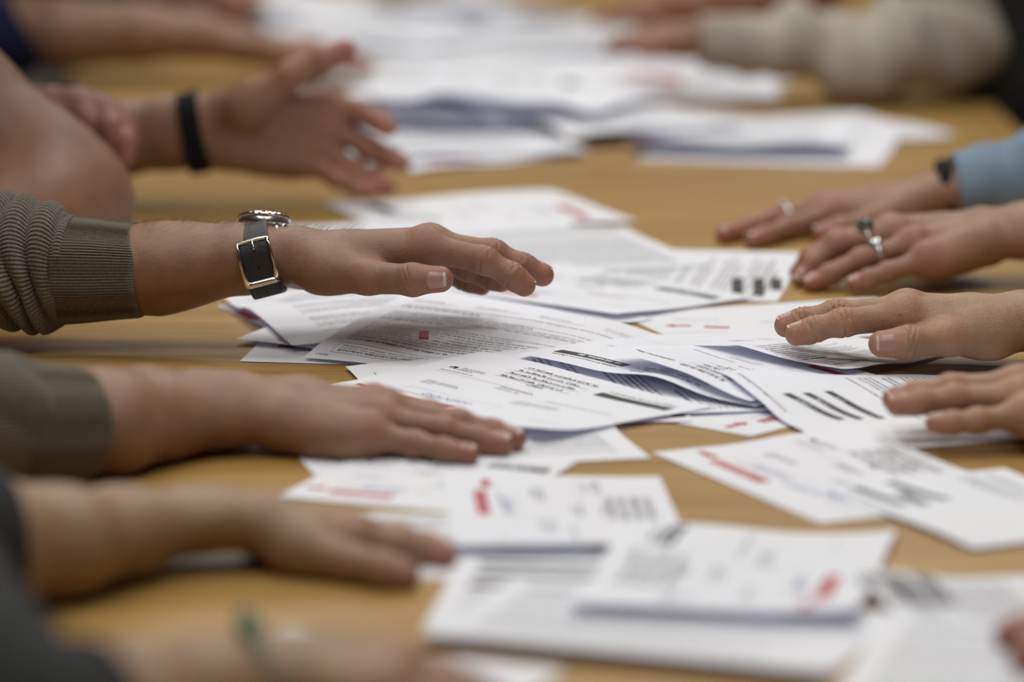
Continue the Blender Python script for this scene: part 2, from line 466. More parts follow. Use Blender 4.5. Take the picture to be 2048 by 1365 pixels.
SHEETS = []
def sheet(label, A, B, C, lay, rot=0, W=None, L=None, curl=None, group='loose voting papers spread over the table', nu=34, nv=34, marks=(), aim=True):
    """A, B, C: spots of the photograph where three corners lie (AB and AC are edges). The sheet itself is a real
    rectangle in the scene; W and L override the edge lengths."""
    zz = [0.0, 0.0, 0.0]
    for _ in range(3):          # the corners rest on whatever already lies there
        pa = [G(*q, z) for q, z in zip((A, B, C), zz)]
        zz = [min(float(np.mean([hs_sample(p[:1], p[1:2])[0] for p in pa])), .02)] * 3
    a, b, c = [p[:2] for p in pa]
    W = W or float(np.linalg.norm(b - a)); L = L or float(np.linalg.norm(c - a))
    e = nrm(b - a)
    n = np.array([-e[1], e[0]])
    if np.dot(n, c - a) < 0: n = -n
    us, vs = np.linspace(0, W, nu), np.linspace(0, L, nv)
    U, V = np.meshgrid(us, vs, indexing='ij')
    # the sheet sags over what lies under it: dilate, then blur with the same reach, so that it never dips below
    def box(Q, ku, kv, fn):
        for ax, kk in ((0, ku), (1, kv)):
            p = np.pad(Q, [(kk, kk) if i == ax else (0, 0) for i in (0, 1)], mode='edge')
            st = np.stack([np.take(p, np.arange(i, i + Q.shape[ax]), axis=ax) for i in range(2 * kk + 1)])
            Q = fn(st, 0)
        return Q
    for it in range(6):          # corner A stays on its spot once its height is known
        X = a[0] + U * e[0] + V * n[0]; Y = a[1] + U * e[1] + V * n[1]
        base = hs_sample(X, Y) + 0.0004
        ku, kv = max(1, int(round(.011 / (W / nu)))), max(1, int(round(.011 / (L / nv))))
        Z = box(base, 2 * ku, 2 * kv, np.max)
        Z = box(box(Z, ku, kv, np.mean), ku, kv, np.mean)
        k = len(SHEETS)
        Z += 0.0003 * (1 + np.sin(U * 21 + k) * np.sin(V * 17 + k * 2.1))
        if curl is not None: Z += np.maximum(0, curl(U, V, W, L))
        if it < 5:
            iu = int(np.clip(round(float(np.linalg.norm(b - a)) / W * (nu - 1)), 1, nu - 1))
            a, b = G(*A, float(Z[0, 0]))[:2], G(*B, float(Z[iu, 0]))[:2]
            if not aim: continue
            e = nrm(b - a); m = np.array([-e[1], e[0]]); n = m if m @ n > 0 else -m
    # settle into the running height field
    fu, fv = np.linspace(0, 1, max(4, int(W / .0025))), np.linspace(0, 1, max(4, int(L / .0025)))
    def bil(Q, u, v):
        x = np.clip(u / W * (nu - 1), 0, nu - 1.0001); y = np.clip(v / L * (nv - 1), 0, nv - 1.0001)
        i, j = x.astype(int), y.astype(int); x, y = x - i, y - j
        return Q[i, j] * (1 - x) * (1 - y) + Q[i + 1, j] * x * (1 - y) + Q[i, j + 1] * (1 - x) * y + Q[i + 1, j + 1] * x * y
    FU, FV = np.meshgrid(fu * W, fv * L, indexing='ij')
    fx, fy, fz = bil(X, FU, FV), bil(Y, FU, FV), bil(Z, FU, FV)
    ii = ((fx - HX0) / HS).round().astype(int); jj = ((fy - HY0) / HS).round().astype(int)
    ok = (ii >= 0) & (ii < HNX) & (jj >= 0) & (jj < HNY)
    np.maximum.at(HF, (ii[ok], jj[ok]), fz[ok])
    cx, cy = X.mean(), Y.mean()
    z0 = float(Z.min())
    root = empty('paper_sheet', (cx, cy, z0), label, 'paper', group)
    topv = np.stack([X, Y, Z], -1).reshape(-1, 3)
    ft = grid_faces(nu, nv)
    cross = e[0] * n[1] - e[1] * n[0]
    if cross < 0: ft = ft[:, ::-1]
    mesh_obj('page', topv, ft, M['paper'], root)
    def surf(u, v):
        return np.stack([bil(X, u, v), bil(Y, u, v), bil(Z, u, v)], -1)
    # page frames: rot 0 -> a along AB, b along AC ; others turn the page, mirrored so that the print reads rightly
    ccw = cross > 0
    fr = {0: lambda x, y: (x, y), 1: lambda x, y: (y, x), 2: lambda x, y: (W - x, L - y), 3: lambda x, y: (W - y, L - x),
          4: lambda x, y: (x, L - y), 5: lambda x, y: (W - y, x), 6: lambda x, y: (W - x, y), 7: lambda x, y: (y, L - x)}[rot]
    pw, ph = (W, L) if rot in (0, 2, 4, 6) else (L, W)
    pr = Print(surf, W, L, fr)
    lay(pr, pw, ph)
    pr.frame = lambda x, y: (x, y)
    for mk in marks:
        kind, p0, p1, wd = mk[:4]; ink = mk[4] if len(mk) > 4 else 2
        uv = []
        for q in (p0, p1):
            z = 0.004
            for _ in range(5):
                g = G(*q, z)[:2] - a; u_, v_ = float(g @ e), float(g @ n)
                z = float(bil(Z, np.array([np.clip(u_, 0, W)]), np.array([np.clip(v_, 0, L)]))[0])
            uv.append(np.array([u_, v_]))
        dr = nrm(uv[1] - uv[0]); ln = float(np.linalg.norm(uv[1] - uv[0])); pp = np.array([-dr[1], dr[0]])
        o0 = uv[0]
        pr.frame = (lambda o0, dr, pp: lambda x, y: tuple(o0 + dr * x + pp * y))(o0, dr, pp)
        if kind == 'bar': pr.bar(0, -wd / 2, ln, wd / 2, ink)
        elif kind == 'title':
            pr.bar(0, -wd / 2, ln, wd / 2, 0); pr.text(ln * .22, wd * .36, ln * .97, wd * .72, 4, .9)
        elif kind == 'arrow': pr.arrow(0, 0, ln, wd, ink)
        elif kind == 'line': pr.line(0, 0, ln, 0, wd, ink)
        elif kind == 'text': pr.text(0, wd / 2, ln, wd, ink, 1.1)
        elif kind == 'sign': pr.scribble(0, 0, ln, wd, 3)
    fin = pr.finish()
    if fin:
        tag(mesh_obj('printing', fin[0], fin[1], INKS, root, smooth=False, midx=fin[2]), kind='stuff')
    SHEETS.append(root)
    return root
def bend(amp, at, axis='v', width=0.05):
    """a raised edge: lifts smoothly past `at` (fraction of the sheet)"""
    def f(U, V, W, L):
        t = (V / L if axis == 'v' else U / W)
        t = (t - at) / (1 - at) if at < 1 else t
        return amp * np.clip(t, 0, 1) ** 2
    return f
def bend0(amp, at, axis='v'):
    def f(U, V, W, L):
        t = 1 - (V / L if axis == 'v' else U / W)
        return amp * np.clip((t - (1 - at)) / at, 0, 1) ** 2
    return f
def corner(amp, cu, cv, r):
    def f(U, V, W, L):
        d = np.hypot(U - cu * W, V - cv * L)
        return amp * np.clip(1 - d / r, 0, 1) ** 2
    return f
def fold(slope, at, axis='v', crest=1.0):
    """opened fold: flat up to `at`, then rising with a constant slope"""
    def f(U, V, W, L):
        t, S = (V, L) if axis == 'v' else (U, W)
        x = t - at * S
        return slope * (np.sqrt(x * x + 0.010 ** 2) + x) / 2 * (1 if crest >= 1 else np.clip(1.5 - t / S * crest, 0, 1))
    return f
def add(*fs): return lambda U, V, W, L: sum(f(U, V, W, L) for f in fs)
def wave(amp, n, ph=0, axis='u'):
    def f(U, V, W, L):
        t = U / W if axis == 'u' else V / L
        return amp * 0.5 * (1 + np.sin(t * n * 2 * math.pi + ph))
    return f

A5L, A5S, A4L, A4S = 0.21, 0.148, 0.297, 0.21
FARG = 'papers of the far blurred pile'
# ---- far pile (deep background first: lowest sheets first)
sheet('white sheet lowest in the far left pile', (860, 66), (430, 62), (900, 8), lay_form, 0, W=A4S, L=A4L, group=FARG)
sheet('sheet lying at the top edge behind the far left hand', (700, 26), (380, 20), (740, -20), lay_leaflet, 0, W=A4L, L=A4S, group=FARG, curl=wave(.008, 1.5))
sheet('sheet with curled edge on the far left pile', (790, 45), (560, 52), (820, 5), lay_form, 0, W=A4L, L=A4S, group=FARG, curl=wave(.012, 2))
sheet('rumpled sheet at the back of the far pile', (1010, 40), (720, 34), (1030, -10), lay_card, 0, W=A4L, L=A4S, group=FARG, curl=wave(.014, 1.2))
sheet('sheet reaching toward the far right hand', (1390, 60), (1180, 48), (1400, 20), lay_form, 0, W=A4S, L=A5S, group=FARG)
sheet('broad sheet in the middle of the far pile', (1270, 72), (860, 72), (1240, 5), lay_leaflet, 0, W=A4L, L=A4S, group=FARG)
sheet('sheet left of centre in the far pile', (1000, 150), (690, 118), (1060, 92), lay_form, 0, W=A4S, L=A4L, group=FARG)
sheet('sheet pointing right beneath the beige sleeve', (1550, 167), (1405, 92), (1240, 196), lay_card, 1, W=A4L, L=A4S, group=FARG)
sheet('sheet in the far pile beside the raised thumb', (880, 185), (650, 160), (960, 105), lay_leaflet, 0, W=A4S, L=A4L, group=FARG)
sheet('long sheet crossing the far pile near the sleeve', (1430, 205), (1120, 185), (1470, 110), lay_form, 0, W=A4L, L=A4S, group=FARG)
sheet('sheet with lifted front edge in the far pile', (1120, 205), (800, 190), (1180, 110), lay_form, 0, W=A4L, L=A4S, group=FARG, curl=add(bend0(.016, .4), wave(.005, 1, 1)))
sheet('upper sheet of the far pile right of centre', (1420, 150), (1090, 150), (1400, 80), lay_back, 0, W=A4L, L=A4S, group=FARG, curl=bend0(.018, .35))
sheet('pointed sheet at the far right of the table', (1914, 272), (1660, 208), (1640, 302), lay_card, 1, W=A4S, L=A4S, group=FARG, curl=wave(.004, 1))
sheet('sheet below the raised palm in the far pile', (830, 342), (1066, 318), (700, 262), lay_card, 4, W=A4S, L=A4S, group=FARG, curl=wave(.003, 1.5))
sheet('sheet with creased front in the far pile', (1178, 300), (905, 312), (1190, 205), lay_form, 2, W=A4S, L=A4L, group=FARG, curl=wave(.004, 1.4, 1))
sheet('sheet under the far pile beside the black wristband', (425, 316), (560, 352), (520, 290), lay_back, 0, W=A5S, L=A5S, group=FARG)
sheet('front sheet of the far pile on the right', (1757, 333), (1272, 319), (1700, 212), lay_form, 2, W=0.231, L=0.30, group=FARG)
sheet('sheet with wavy front edge on the far right pile', (1690, 290), (1330, 280), (1680, 205), lay_leaflet, 2, W=A4S, L=A4L, group=FARG, curl=add(bend0(.012, .35), wave(.004, 1.5)))
for k_, (lb, A_, B_, C_, ly, rt, cv) in enumerate([
    ('sheet beside the far left hand near its fingertips', (905, 128), (640, 132), (930, 78), lay_form, 2, None),
    ('sheet at the back right of the far pile', (1330, 110), (1030, 104), (1310, 60), lay_leaflet, 2, wave(.006, 1)),
    ('flat sheet between the far pile and the thumb', (1010, 238), (700, 214), (1050, 170), lay_card, 2, None),
    ('sheet with shaded underside in mid far pile', (1240, 262), (905, 244), (1290, 178), lay_leaflet, 2, add(bend0(.010, .35), wave(.004, 1, 2))),
    ('sheet crossing from the far pile to the right group', (1500, 252), (1190, 262), (1460, 180), lay_form, 2, wave(.004, 1)),
    ('topmost sheet of the far pile', (1130, 196), (830, 184), (1180, 120), lay_back, 2, add(bend0(.012, .3), wave(.005, 1, 1))),
    ('sheet beneath the far right hand', (1560, 200), (1300, 168), (1520, 120), lay_card, 2, None),
    ('sheet pushed against the far left pile', (840, 100), (610, 84), (900, 60), lay_form, 2, wave(.006, 1.3)),
    ('sheet nearest the top edge right of centre', (1190, 30), (960, 24), (1200, -10), lay_form, 2, wave(.008, 1.2)),
]):
    sheet(lb, A_, B_, C_, ly, rt, W=A4L if k_ % 2 else A4S, L=A4S if k_ % 2 else A4L, group=FARG, curl=cv)
# ---- middle group
sheet('single sheet lying alone behind the watch hand', (1105, 380), (648, 405), (1257, 443), lay_card, 3, curl=wave(.003, 1))
sheet('sheet behind the wrist with the steel watch', (437, 452), (800, 443), (500, 540), lay_back, 0, W=A4L, L=A4S)
sheet('form with three black bars beside the ringed fingers', (1612, 506), (1225, 496), (1640, 610), lay_form, 7, W=0.175, L=.232, marks=[('bar', (1475, 556), (1474, 592), .0085, 0), ('bar', (1518, 556), (1517, 592), .0085, 0), ('bar', (1553, 557), (1553, 592), .0085, 0)])
sheet('plain sheet behind the hovering fingers', (1250, 455), (930, 464), (1330, 512), lay_form, 0, W=A4S, L=A4S)
sheet('card with red strip at the wrist of the watch hand', (575, 572), (860, 600), (700, 520), lay_card, 4, W=A5L, L=A5S)
sheet('card with red arrow half hidden below the older hand', (1388, 697), (1245, 632), (1640, 640), lay_back, 3, W=A5S, L=A5L, marks=[('arrow', (1382, 652), (1328, 652), .009), ('bar', (1408, 654), (1458, 656), .006), ('text', (1320, 612), (1470, 606), .005, 1), ('text', (1350, 640), (1440, 640), .003, 1), ('line', (1335, 666), (1450, 664), .0006, 5)])
# ---- centre pile
sheet('card tip with red marks at the far left of the centre pile', (432, 611), (505, 645), (560, 585), lay_back, 6, W=A5S, L=A5L, marks=[('bar', (478, 622), (512, 640), .010), ('bar', (474, 602), (496, 618), .008)])
sheet('creased sheet with red square in the centre pile', (479, 723), (730, 730), (500, 640), lay_redmark, 4, W=.215, L=.150, curl=fold(.075, .42))
sheet('card with dark blue lower edge behind the leaflets', (622, 614), (880, 640), (720, 570), lay_back, 4, W=A5L, L=A5S, curl=add(bend0(.002, .3)), marks=[('bar', (708, 604), (868, 619), .007), ('arrow', (640, 607), (698, 597), .010)])
sheet('card with bright red arrow behind the folded leaflet', (1190, 655), (850, 612), (1000, 640), lay_back, 2, W=A5L, L=A5S, marks=[('arrow', (962, 611), (912, 621), .012), ('bar', (990, 612), (1046, 603), .007), ('text', (900, 600), (1080, 600), .004, 5)])
sheet('large card lying under the hovering fingertips', (1230, 628), (860, 570), (1415, 569), lay_card, 2, W=A5L, L=A5S, curl=add(wave(.002, 1), corner(.003, 0, 0, .11)))
sheet('folded leaflet at the left of the centre pile', (585, 691), (520, 634), (900, 694), lay_leaflet, 7, W=A4S, L=.17, curl=fold(.035, .10, 'u'))
sheet('card with red arrow at the front edge of the centre pile', (1501, 873), (1355, 847), (1602, 851), lay_card, 5, W=A5S, L=A5L)
sheet('form with black bars under the card in the centre', (1386, 843), (1240, 846), (1400, 760), lay_back, 3, W=0.15, L=A4S, marks=[('bar', (1250, 817), (1272, 834), .009, 0), ('bar', (1292, 814), (1322, 835), .009, 0), ('bar', (1326, 812), (1360, 835), .009, 0)])
sheet('long leaflet slanting across the centre pile', (606, 719), (760, 662), (760, 733), lay_leaflet, 1, aim=False, W=.175, L=.21, curl=lambda U, V, W, L: 0.050 * (np.sqrt((U - .035) ** 2 + .012 ** 2) + (U - .035)) / 2 * np.clip(1 - V / L * .75, 0, 1), marks=[('bar', (838, 697), (858, 697), .016)])
sheet('leaflet with boxed heading in the centre pile', (690, 703), (742, 752), (1000, 703), lay_leaflet, 6, aim=False, W=A4S, L=A4L, curl=wave(.002, 1))
sheet('sheet under the fingers of the flat hand', (1302, 916), (1222, 846), (930, 929), lay_form, 5, W=0.14, L=A4S)
sheet('voting card with red bar by the flat hand', (1086, 857), (592, 763), (1392, 803), lay_card, 2, W=.224, L=.152, curl=add(bend0(.003, .3), corner(.004, 0, 0, .06)))
sheet('card with black label strip and wavy front edge', (1035, 708), (1290, 752), (1200, 676), lay_card, 6, aim=False, W=A5L, L=A5S, curl=lambda U, V, W, L: (0.002 + 0.007 * np.exp(-((U - .125) / .035) ** 2)) * np.clip(1 - V / L * 1.2, 0, 1) ** 1.5)
sheet('curved card with red arrow pointing left', (1500, 802), (1262, 745), (1757, 748), lay_card_plain, 0, aim=False, W=0.150, L=0.140, curl=lambda U, V, W, L: 0.008 * np.clip(U / W, 0, 1) ** 1.5 * np.clip(1 - V / L, 0, 1) + .002 * np.clip(1 - V / L * 1.6, 0, 1), marks=[('sign', (1690, 738), (1610, 726), .0035)])
sheet('text leaflet under the older hand with thumb', (1684, 738), (1380, 680), (1800, 705), lay_leaflet, 1, W=.128, L=A5S, curl=add(bend0(.003, .25), wave(.0015, 1.3, 2)))
# ---- right and front
sheet('form with three long black bars below the nearest right hand', (1690, 907), (1503, 788), (2110, 889), lay_rows, 6, W=0.20, L=A4S, curl=wave(.002, 1), marks=[('title', (1572, 790), (1684, 840), .0062), ('title', (1612, 787), (1722, 839), .0062), ('title', (1655, 783), (1764, 838), .0062)])
sheet('card with red bar and blue signature on the right', (1641, 1047), (1303, 905), (1790, 1030), lay_card, 2, W=A5L, L=A5S, marks=[('sign', (1570, 968), (1690, 1003), .005)])
sheet('form with grey bars at the right edge', (1945, 1097), (1640, 972), (2080, 1070), lay_rows, 6, W=.165, L=.125, curl=wave(.003, 1), marks=[('bar', (1672, 962), (1812, 1010), .008, 1), ('bar', (1800, 984), (1852, 1010), .009, 1), ('bar', (1735, 952), (1896, 1000), .008, 1)])
sheet('card with faded red strip below the flat hand', (553, 993), (840, 1020), (625, 921), lay_card, 4, W=0.13, L=0.15)
sheet('text leaflet behind the dark sleeved hand', (690, 1024), (970, 1032), (780, 1100), lay_leaflet, 0, W=A5S, L=A5S)
sheet('form with columns at the front left', (845, 1256), (1150, 1264), (862, 1086), lay_ballot, 4, W=0.21, L=0.175)
sheet('card with red bar lying upright in front', (1388, 1088), (1310, 932), (930, 1098), lay_card, 6, W=0.20, L=0.130, curl=bend0(.006, .35, 'u'))
sheet('leaflet in front of the red marked card', (1640, 1345), (870, 1270), (1768, 1232), lay_form, 2, W=A4S, L=A5S, curl=bend0(.008, .4))
sheet('big card with red marks lifted at the front right', (1792, 1061), (1700, 1250), (1250, 1041), lay_card, 2, W=A4S, L=A5S, curl=add(bend(.006, .3, 'u'), bend0(.004, .4)))
sheet('form with three grey bars at the lower right', (1700, 1143), (2080, 1150), (1760, 1290), lay_leaflet, 1, W=A4S, L=A4S, marks=[('bar', (1740, 1150), (1790, 1210), .012, 1), ('bar', (1785, 1150), (1838, 1212), .012, 1), ('bar', (1840, 1150), (1890, 1212), .012, 1)])
sheet('sheet at the bottom right corner', (1765, 1236), (2110, 1262), (1600, 1420), lay_form, 0, W=A4S, L=A4S, curl=wave(.004, 1))
sheet('sheet at the bottom edge in front of the bracelet hand', (803, 1268), (1135, 1303), (780, 1420), lay_form, 0, W=.088, L=A5S)
sheet('small paper corner behind the bracelet', (584, 1252), (690, 1280), (580, 1300), lay_none, 0, W=.024, L=.035)

# ---------------------------------------------------------------- hands and arms (one continuous skin surface each)
def smin(a, b, k):
    h = np.maximum(k - np.abs(a - b), 0.0) / k
    return np.minimum(a, b) - h * h * k * 0.25

class Field:
    def __init__(s, lo, hi, h):
        s.h = h; s.lo = np.asarray(lo, float)
        s.n = np.maximum(4, np.ceil((np.asarray(hi) - s.lo) / h).astype(int) + 1)
        s.ax = [(s.lo[i] + h * np.arange(s.n[i])).astype(np.float32) for i in range(3)]
    def blank(s): return np.full(tuple(s.n), 0.05, np.float32)
    def sub(s, lo, hi, m):
        a = np.clip(np.floor((np.asarray(lo) - m - s.lo) / s.h).astype(int), 0, s.n - 1)
        b = np.clip(np.ceil((np.asarray(hi) + m - s.lo) / s.h).astype(int) + 1, 1, s.n)
        sl = tuple(slice(a[i], max(b[i], a[i] + 1)) for i in range(3))
        X = s.ax[0][sl[0]][:, None, None]; Y = s.ax[1][sl[1]][None, :, None]; Z = s.ax[2][sl[2]][None, None, :]
        return sl, X, Y, Z
    def cone(s, D, a, b, ra, rb, k):
        a, b = np.asarray(a, float), np.asarray(b, float)
        r = max(ra, rb)
        sl, X, Y, Z = s.sub(np.minimum(a, b) - r, np.maximum(a, b) + r, k + 0.006)
        ba = b - a; L2 = float(ba @ ba) + 1e-12
        x, y, z = X - a[0], Y - a[1], Z - a[2]
        t = np.clip((x * ba[0] + y * ba[1] + z * ba[2]) / L2, 0, 1)
        d = np.sqrt((x - t * ba[0]) ** 2 + (y - t * ba[1]) ** 2 + (z - t * ba[2]) ** 2) - (ra + (rb - ra) * t)
        D[sl] = smin(D[sl], d.astype(np.float32), k)
    def oval(s, D, a, b, w, ra, rb, k):
        """cone with an oval section: ra = (half width along w, half thickness), likewise rb"""
        a, b = np.asarray(a, float), np.asarray(b, float)
        r = max(*ra, *rb)
        sl, X, Y, Z = s.sub(np.minimum(a, b) - r, np.maximum(a, b) + r, k + 0.006)
        ba = b - a; L = float(np.linalg.norm(ba)) + 1e-9; e = ba / L
        w = nrm(np.asarray(w) - e * np.dot(w, e)); n = np.cross(e, w)
        x, y, z = X - a[0], Y - a[1], Z - a[2]
        tl = x * e[0] + y * e[1] + z * e[2]
        t = np.clip(tl / L, 0, 1); ov = tl - t * L
        dw = x * w[0] + y * w[1] + z * w[2]; dn = x * n[0] + y * n[1] + z * n[2]
        rw = ra[0] + (rb[0] - ra[0]) * t; rn = ra[1] + (rb[1] - ra[1]) * t
        q = np.sqrt((dw / rw) ** 2 + (dn / rn) ** 2 + (ov / rn) ** 2)
        d = (q - 1) * np.minimum(rw, rn)
        D[sl] = smin(D[sl], d.astype(np.float32), k)

def surface_nets(D, lo, h):
    """smooth closed surface of D = 0"""
    ins = D < 0
    nx, ny, nz = D.shape
    c = [(i, j, k) for i in (0, 1) for j in (0, 1) for k in (0, 1)]
    cnt = np.zeros((nx - 1, ny - 1, nz - 1), np.int8)
    for i, j, k in c:
        cnt += ins[i:nx - 1 + i, j:ny - 1 + j, k:nz - 1 + k]
    act = (cnt > 0) & (cnt < 8)
    I, J, K = np.nonzero(act)
    idx = -np.ones(act.shape, np.int64); idx[I, J, K] = np.arange(len(I))
    val = {q: D[I + q[0], J + q[1], K + q[2]] for q in c}
    acc = np.zeros((len(I), 3)); num = np.zeros(len(I))
    for p in c:
        for ax in range(3):
            if p[ax] == 0:
                q = list(p); q[ax] = 1; q = tuple(q)
                a, b = val[p], val[q]
                cr = (a < 0) != (b < 0)
                t = np.where(cr, a / np.where(cr, a - b, 1), 0)
                for d in range(3):
                    acc[:, d] += np.where(cr, p[d] + (t if d == ax else 0), 0)
                num += cr
    V = (np.stack([I, J, K], 1) + acc / num[:, None]) * h + lo
    F = []
    for ax in range(3):
        o1, o2 = [(1, 2), (2, 0), (0, 1)][ax]
        sl0 = [slice(1, -1)] * 3; sl0[ax] = slice(0, -1)
        sl1 = [slice(1, -1)] * 3; sl1[ax] = slice(1, None)
        a, b = ins[tuple(sl0)], ins[tuple(sl1)]
        off = np.array([1, 1, 1]); off[ax] = 0
        for flip, msk in ((False, a & ~b), (True, ~a & b)):
            E = np.stack(np.nonzero(msk), 1) + off
            if not len(E): continue
            def cell(d1, d2):
                q = E.copy(); q[:, o1] -= d1; q[:, o2] -= d2
                return idx[q[:, 0], q[:, 1], q[:, 2]]
            f = np.stack([cell(1, 1), cell(0, 1), cell(0, 0), cell(1, 0)], 1)
            F.append(f[:, ::-1] if flip else f)
    return V, np.concatenate(F)

def tri_sample(D, lo, h, p):
    q = (p - lo) / h
    i = np.clip(np.floor(q).astype(int), 0, np.array(D.shape) - 2); f = q - i
    r = 0
    for a in (0, 1):
        for b in (0, 1):
            for c in (0, 1):
                w = (f[:, 0] if a else 1 - f[:, 0]) * (f[:, 1] if b else 1 - f[:, 1]) * (f[:, 2] if c else 1 - f[:, 2])
                r = r + w * D[i[:, 0] + a, i[:, 1] + b, i[:, 2] + c]
    return r

def rest(p, r):
    """keep a point of radius r on top of the table and its sheets, sliding it along its line of sight if needed"""
    p = np.asarray(p, float)
    if p[0] < TX0 - .04 or p[0] > TX1 + .04: return p
    for _ in range(3):
        zf = float(hs_sample(p[:1], p[1:2])[0]) + r + .0006
        if p[2] >= zf: break
        d = p - np.array([0, 0, CAMH]); p = np.array([0, 0, CAMH]) + d * ((zf - CAMH) / d[2])
    return p
FING = ('index', 'middle', 'ring', 'pinky')
FSC = dict(index=1.0, middle=1.03, ring=0.97, pinky=0.84)
def arm(parent, hand, Y, dorsal, fore, skin, sc=1.0, h=0.0018, thumb_up=None, nails=True, crease=False, thin=1.0, lat_sign=None, extra=None, veins=0.0, nail_list=None, floor=None):
    """hand: landmarks (photo x, photo y, depth offset); fore: [(photo x, photo y, depth offset, half width, half thickness), ...] from wrist to elbow"""
    J = {k: np.array([P(a, b, Y + d) for a, b, d in v]) for k, v in hand.items() if k != 'wrist'}
    W = P(hand['wrist'][0], hand['wrist'][1], Y + hand['wrist'][2])
    for f in J:
        rj = (.0115, .0090, .0080, .0070) if f != 'thumb' else (.015, .0118, .0103, .0083)
        J[f] = np.array([rest(p, rj[i] * sc * (FSC.get(f, 1))) for i, p in enumerate(J[f])])
    W = rest(W, .0185 * sc)
    mid = (J['middle'][0] + J['ring'][0]) / 2
    fwd = nrm(mid - W)
    lat = J['index'][0] - J['pinky'][0]; lat = nrm(lat - fwd * (lat @ fwd))
    n = nrm(np.cross(fwd, lat))
    if n @ np.asarray(dorsal) < 0: n = -n
    FA = [(rest(P(a, b, Y + d), min(rw, rn) if abs(lat[2]) < .6 else max(rw, rn)), rw, rn) for a, b, d, rw, rn in fore]
    pts = np.concatenate([np.concatenate(list(J.values())), W[None]] + [f[0][None] for f in FA])
    mg = np.full(3, 0.022 * sc)
    lo, hi = pts.min(0) - mg, pts.max(0) + mg
    rmax = max([max(f[1], f[2]) for f in FA] + [0.03])
    for f in FA:
        lo = np.minimum(lo, f[0] - rmax - 0.006); hi = np.maximum(hi, f[0] + rmax + 0.006)
    Fd = Field(lo, hi, h)
    D = Fd.blank()
    k = 0.012 * sc
    # forearm and wrist
    prev = (W + fwd * 0.004, 0.0275 * sc, 0.019 * sc * thin)
    for q in FA:
        Fd.oval(D, prev[0], q[0], lat, (prev[1], prev[2]), (q[1], q[2]), 0.012)
        prev = q
    # palm
    spread = dict(index=0.0165, middle=0.0055, ring=-0.0055, pinky=-0.0155)
    for f in FING:
        cp = W + fwd * 0.012 * sc + lat * spread[f] * sc
        Fd.cone(D, cp, J[f][0] - n * 0.002 * sc, 0.0135 * sc * thin, 0.0115 * sc * FSC[f] ** .5, k)
        Fd.cone(D, cp + (J[f][0] - cp) * .45 - n * .004 * sc, J[f][0] - fwd * .006 * sc - n * .005 * sc, 0.0115 * sc * thin, 0.0105 * sc * FSC[f], k)
        Fd.cone(D, cp + n * 0.0095 * sc * thin, J[f][0] + n * .0072 * sc, 0.0036 * sc, 0.0040 * sc, 0.008 * sc)   # extensor tendon
        Fd.cone(D, J[f][0] + n * .0035 * sc, J[f][0] + n * .0036 * sc, 0.0098 * sc * FSC[f] ** .5, 0.0098 * sc * FSC[f] ** .5, 0.007 * sc)   # knuckle
    T = J['thumb']
    Fd.cone(D, W - lat * .016 * sc + fwd * .012 * sc - n * .006 * sc, J['pinky'][0] - fwd * .012 * sc - lat * .002 * sc - n * .004 * sc, .0135 * sc, .0115 * sc, k)
    Fd.cone(D, W + fwd * .006 * sc + lat * .012 * sc, T[0], .0155 * sc * thin, .0155 * sc, k)
    Fd.cone(D, T[0] - n * .001, T[1], .0155 * sc, .0118 * sc, k)
    im = W + (J['index'][0] - W) * .62
    Fd.cone(D, T[0] + (T[1] - T[0]) * .30, W + (J['index'][0] - W) * .45, .0105 * sc, .0095 * sc, .014 * sc)        # web
    palm = D.copy()
    allf = [(f, J[f], FSC[f] * sc, (0.0102, 0.0090, 0.0080, 0.0069)) for f in FING] + [('thumb', T[1:], sc, (0.0116, 0.0103, 0.0083))]
    for f, Q, fs, rr in allf:
        E = Fd.blank()
        for i in range(len(Q) - 1):
            Fd.cone(E, Q[i], Q[i + 1], rr[i] * fs, rr[i + 1] * fs, 0.003)
        for i in range(1, len(Q) - 1):
            Fd.cone(E, Q[i], Q[i], rr[i] * fs * 1.05, rr[i] * fs * 1.05, 0.005)
        # finger pad
        e = nrm(Q[-1] - Q[-2]); dn = nrm(n - e * (n @ e)) if f != 'thumb' else nrm(np.asarray(thumb_up if thumb_up is not None else n) - e * (np.asarray(thumb_up if thumb_up is not None else n) @ e))
        Fd.cone(E, Q[-2] + (Q[-1] - Q[-2]) * .5 - dn * .0018 * fs, Q[-1] - dn * .0014 * fs, rr[-1] * fs * 1.02, rr[-1] * fs * .96, 0.004)
        lo_i, hi_i = Q.min(0), Q.max(0)
        sl, _, _, _ = Fd.sub(lo_i - .015, hi_i + .015, 0.02)
        D[sl] = np.minimum(D[sl], smin(palm[sl], E[sl], (0.010 if f != 'thumb' else 0.005) * sc))
    if extra: extra(Fd, D)
    V, F = surface_nets(D, Fd.lo, h)
    # reddened knuckles and fingertips, kept with the skin
    fl = np.zeros(len(V))
    for f, Q, fs, rr in allf:
        for i, (amt, rad) in enumerate(((.55, .016), (.6, .012), (.5, .010), (.85, .014))[4 - len(Q):] if f == 'thumb' else ((.55, .016), (.6, .012), (.5, .010), (.85, .014))):
            d = np.linalg.norm(V - Q[i], axis=1)
            fl = np.maximum(fl, amt * np.clip(1.6 - d / (rad * fs), 0, 1))
    gr = np.stack([tri_sample(D, Fd.lo, h, V + np.eye(3)[i] * h) - tri_sample(D, Fd.lo, h, V - np.eye(3)[i] * h) for i in range(3)], 1)
    gr /= np.linalg.norm(gr, axis=1)[:, None] + 1e-9
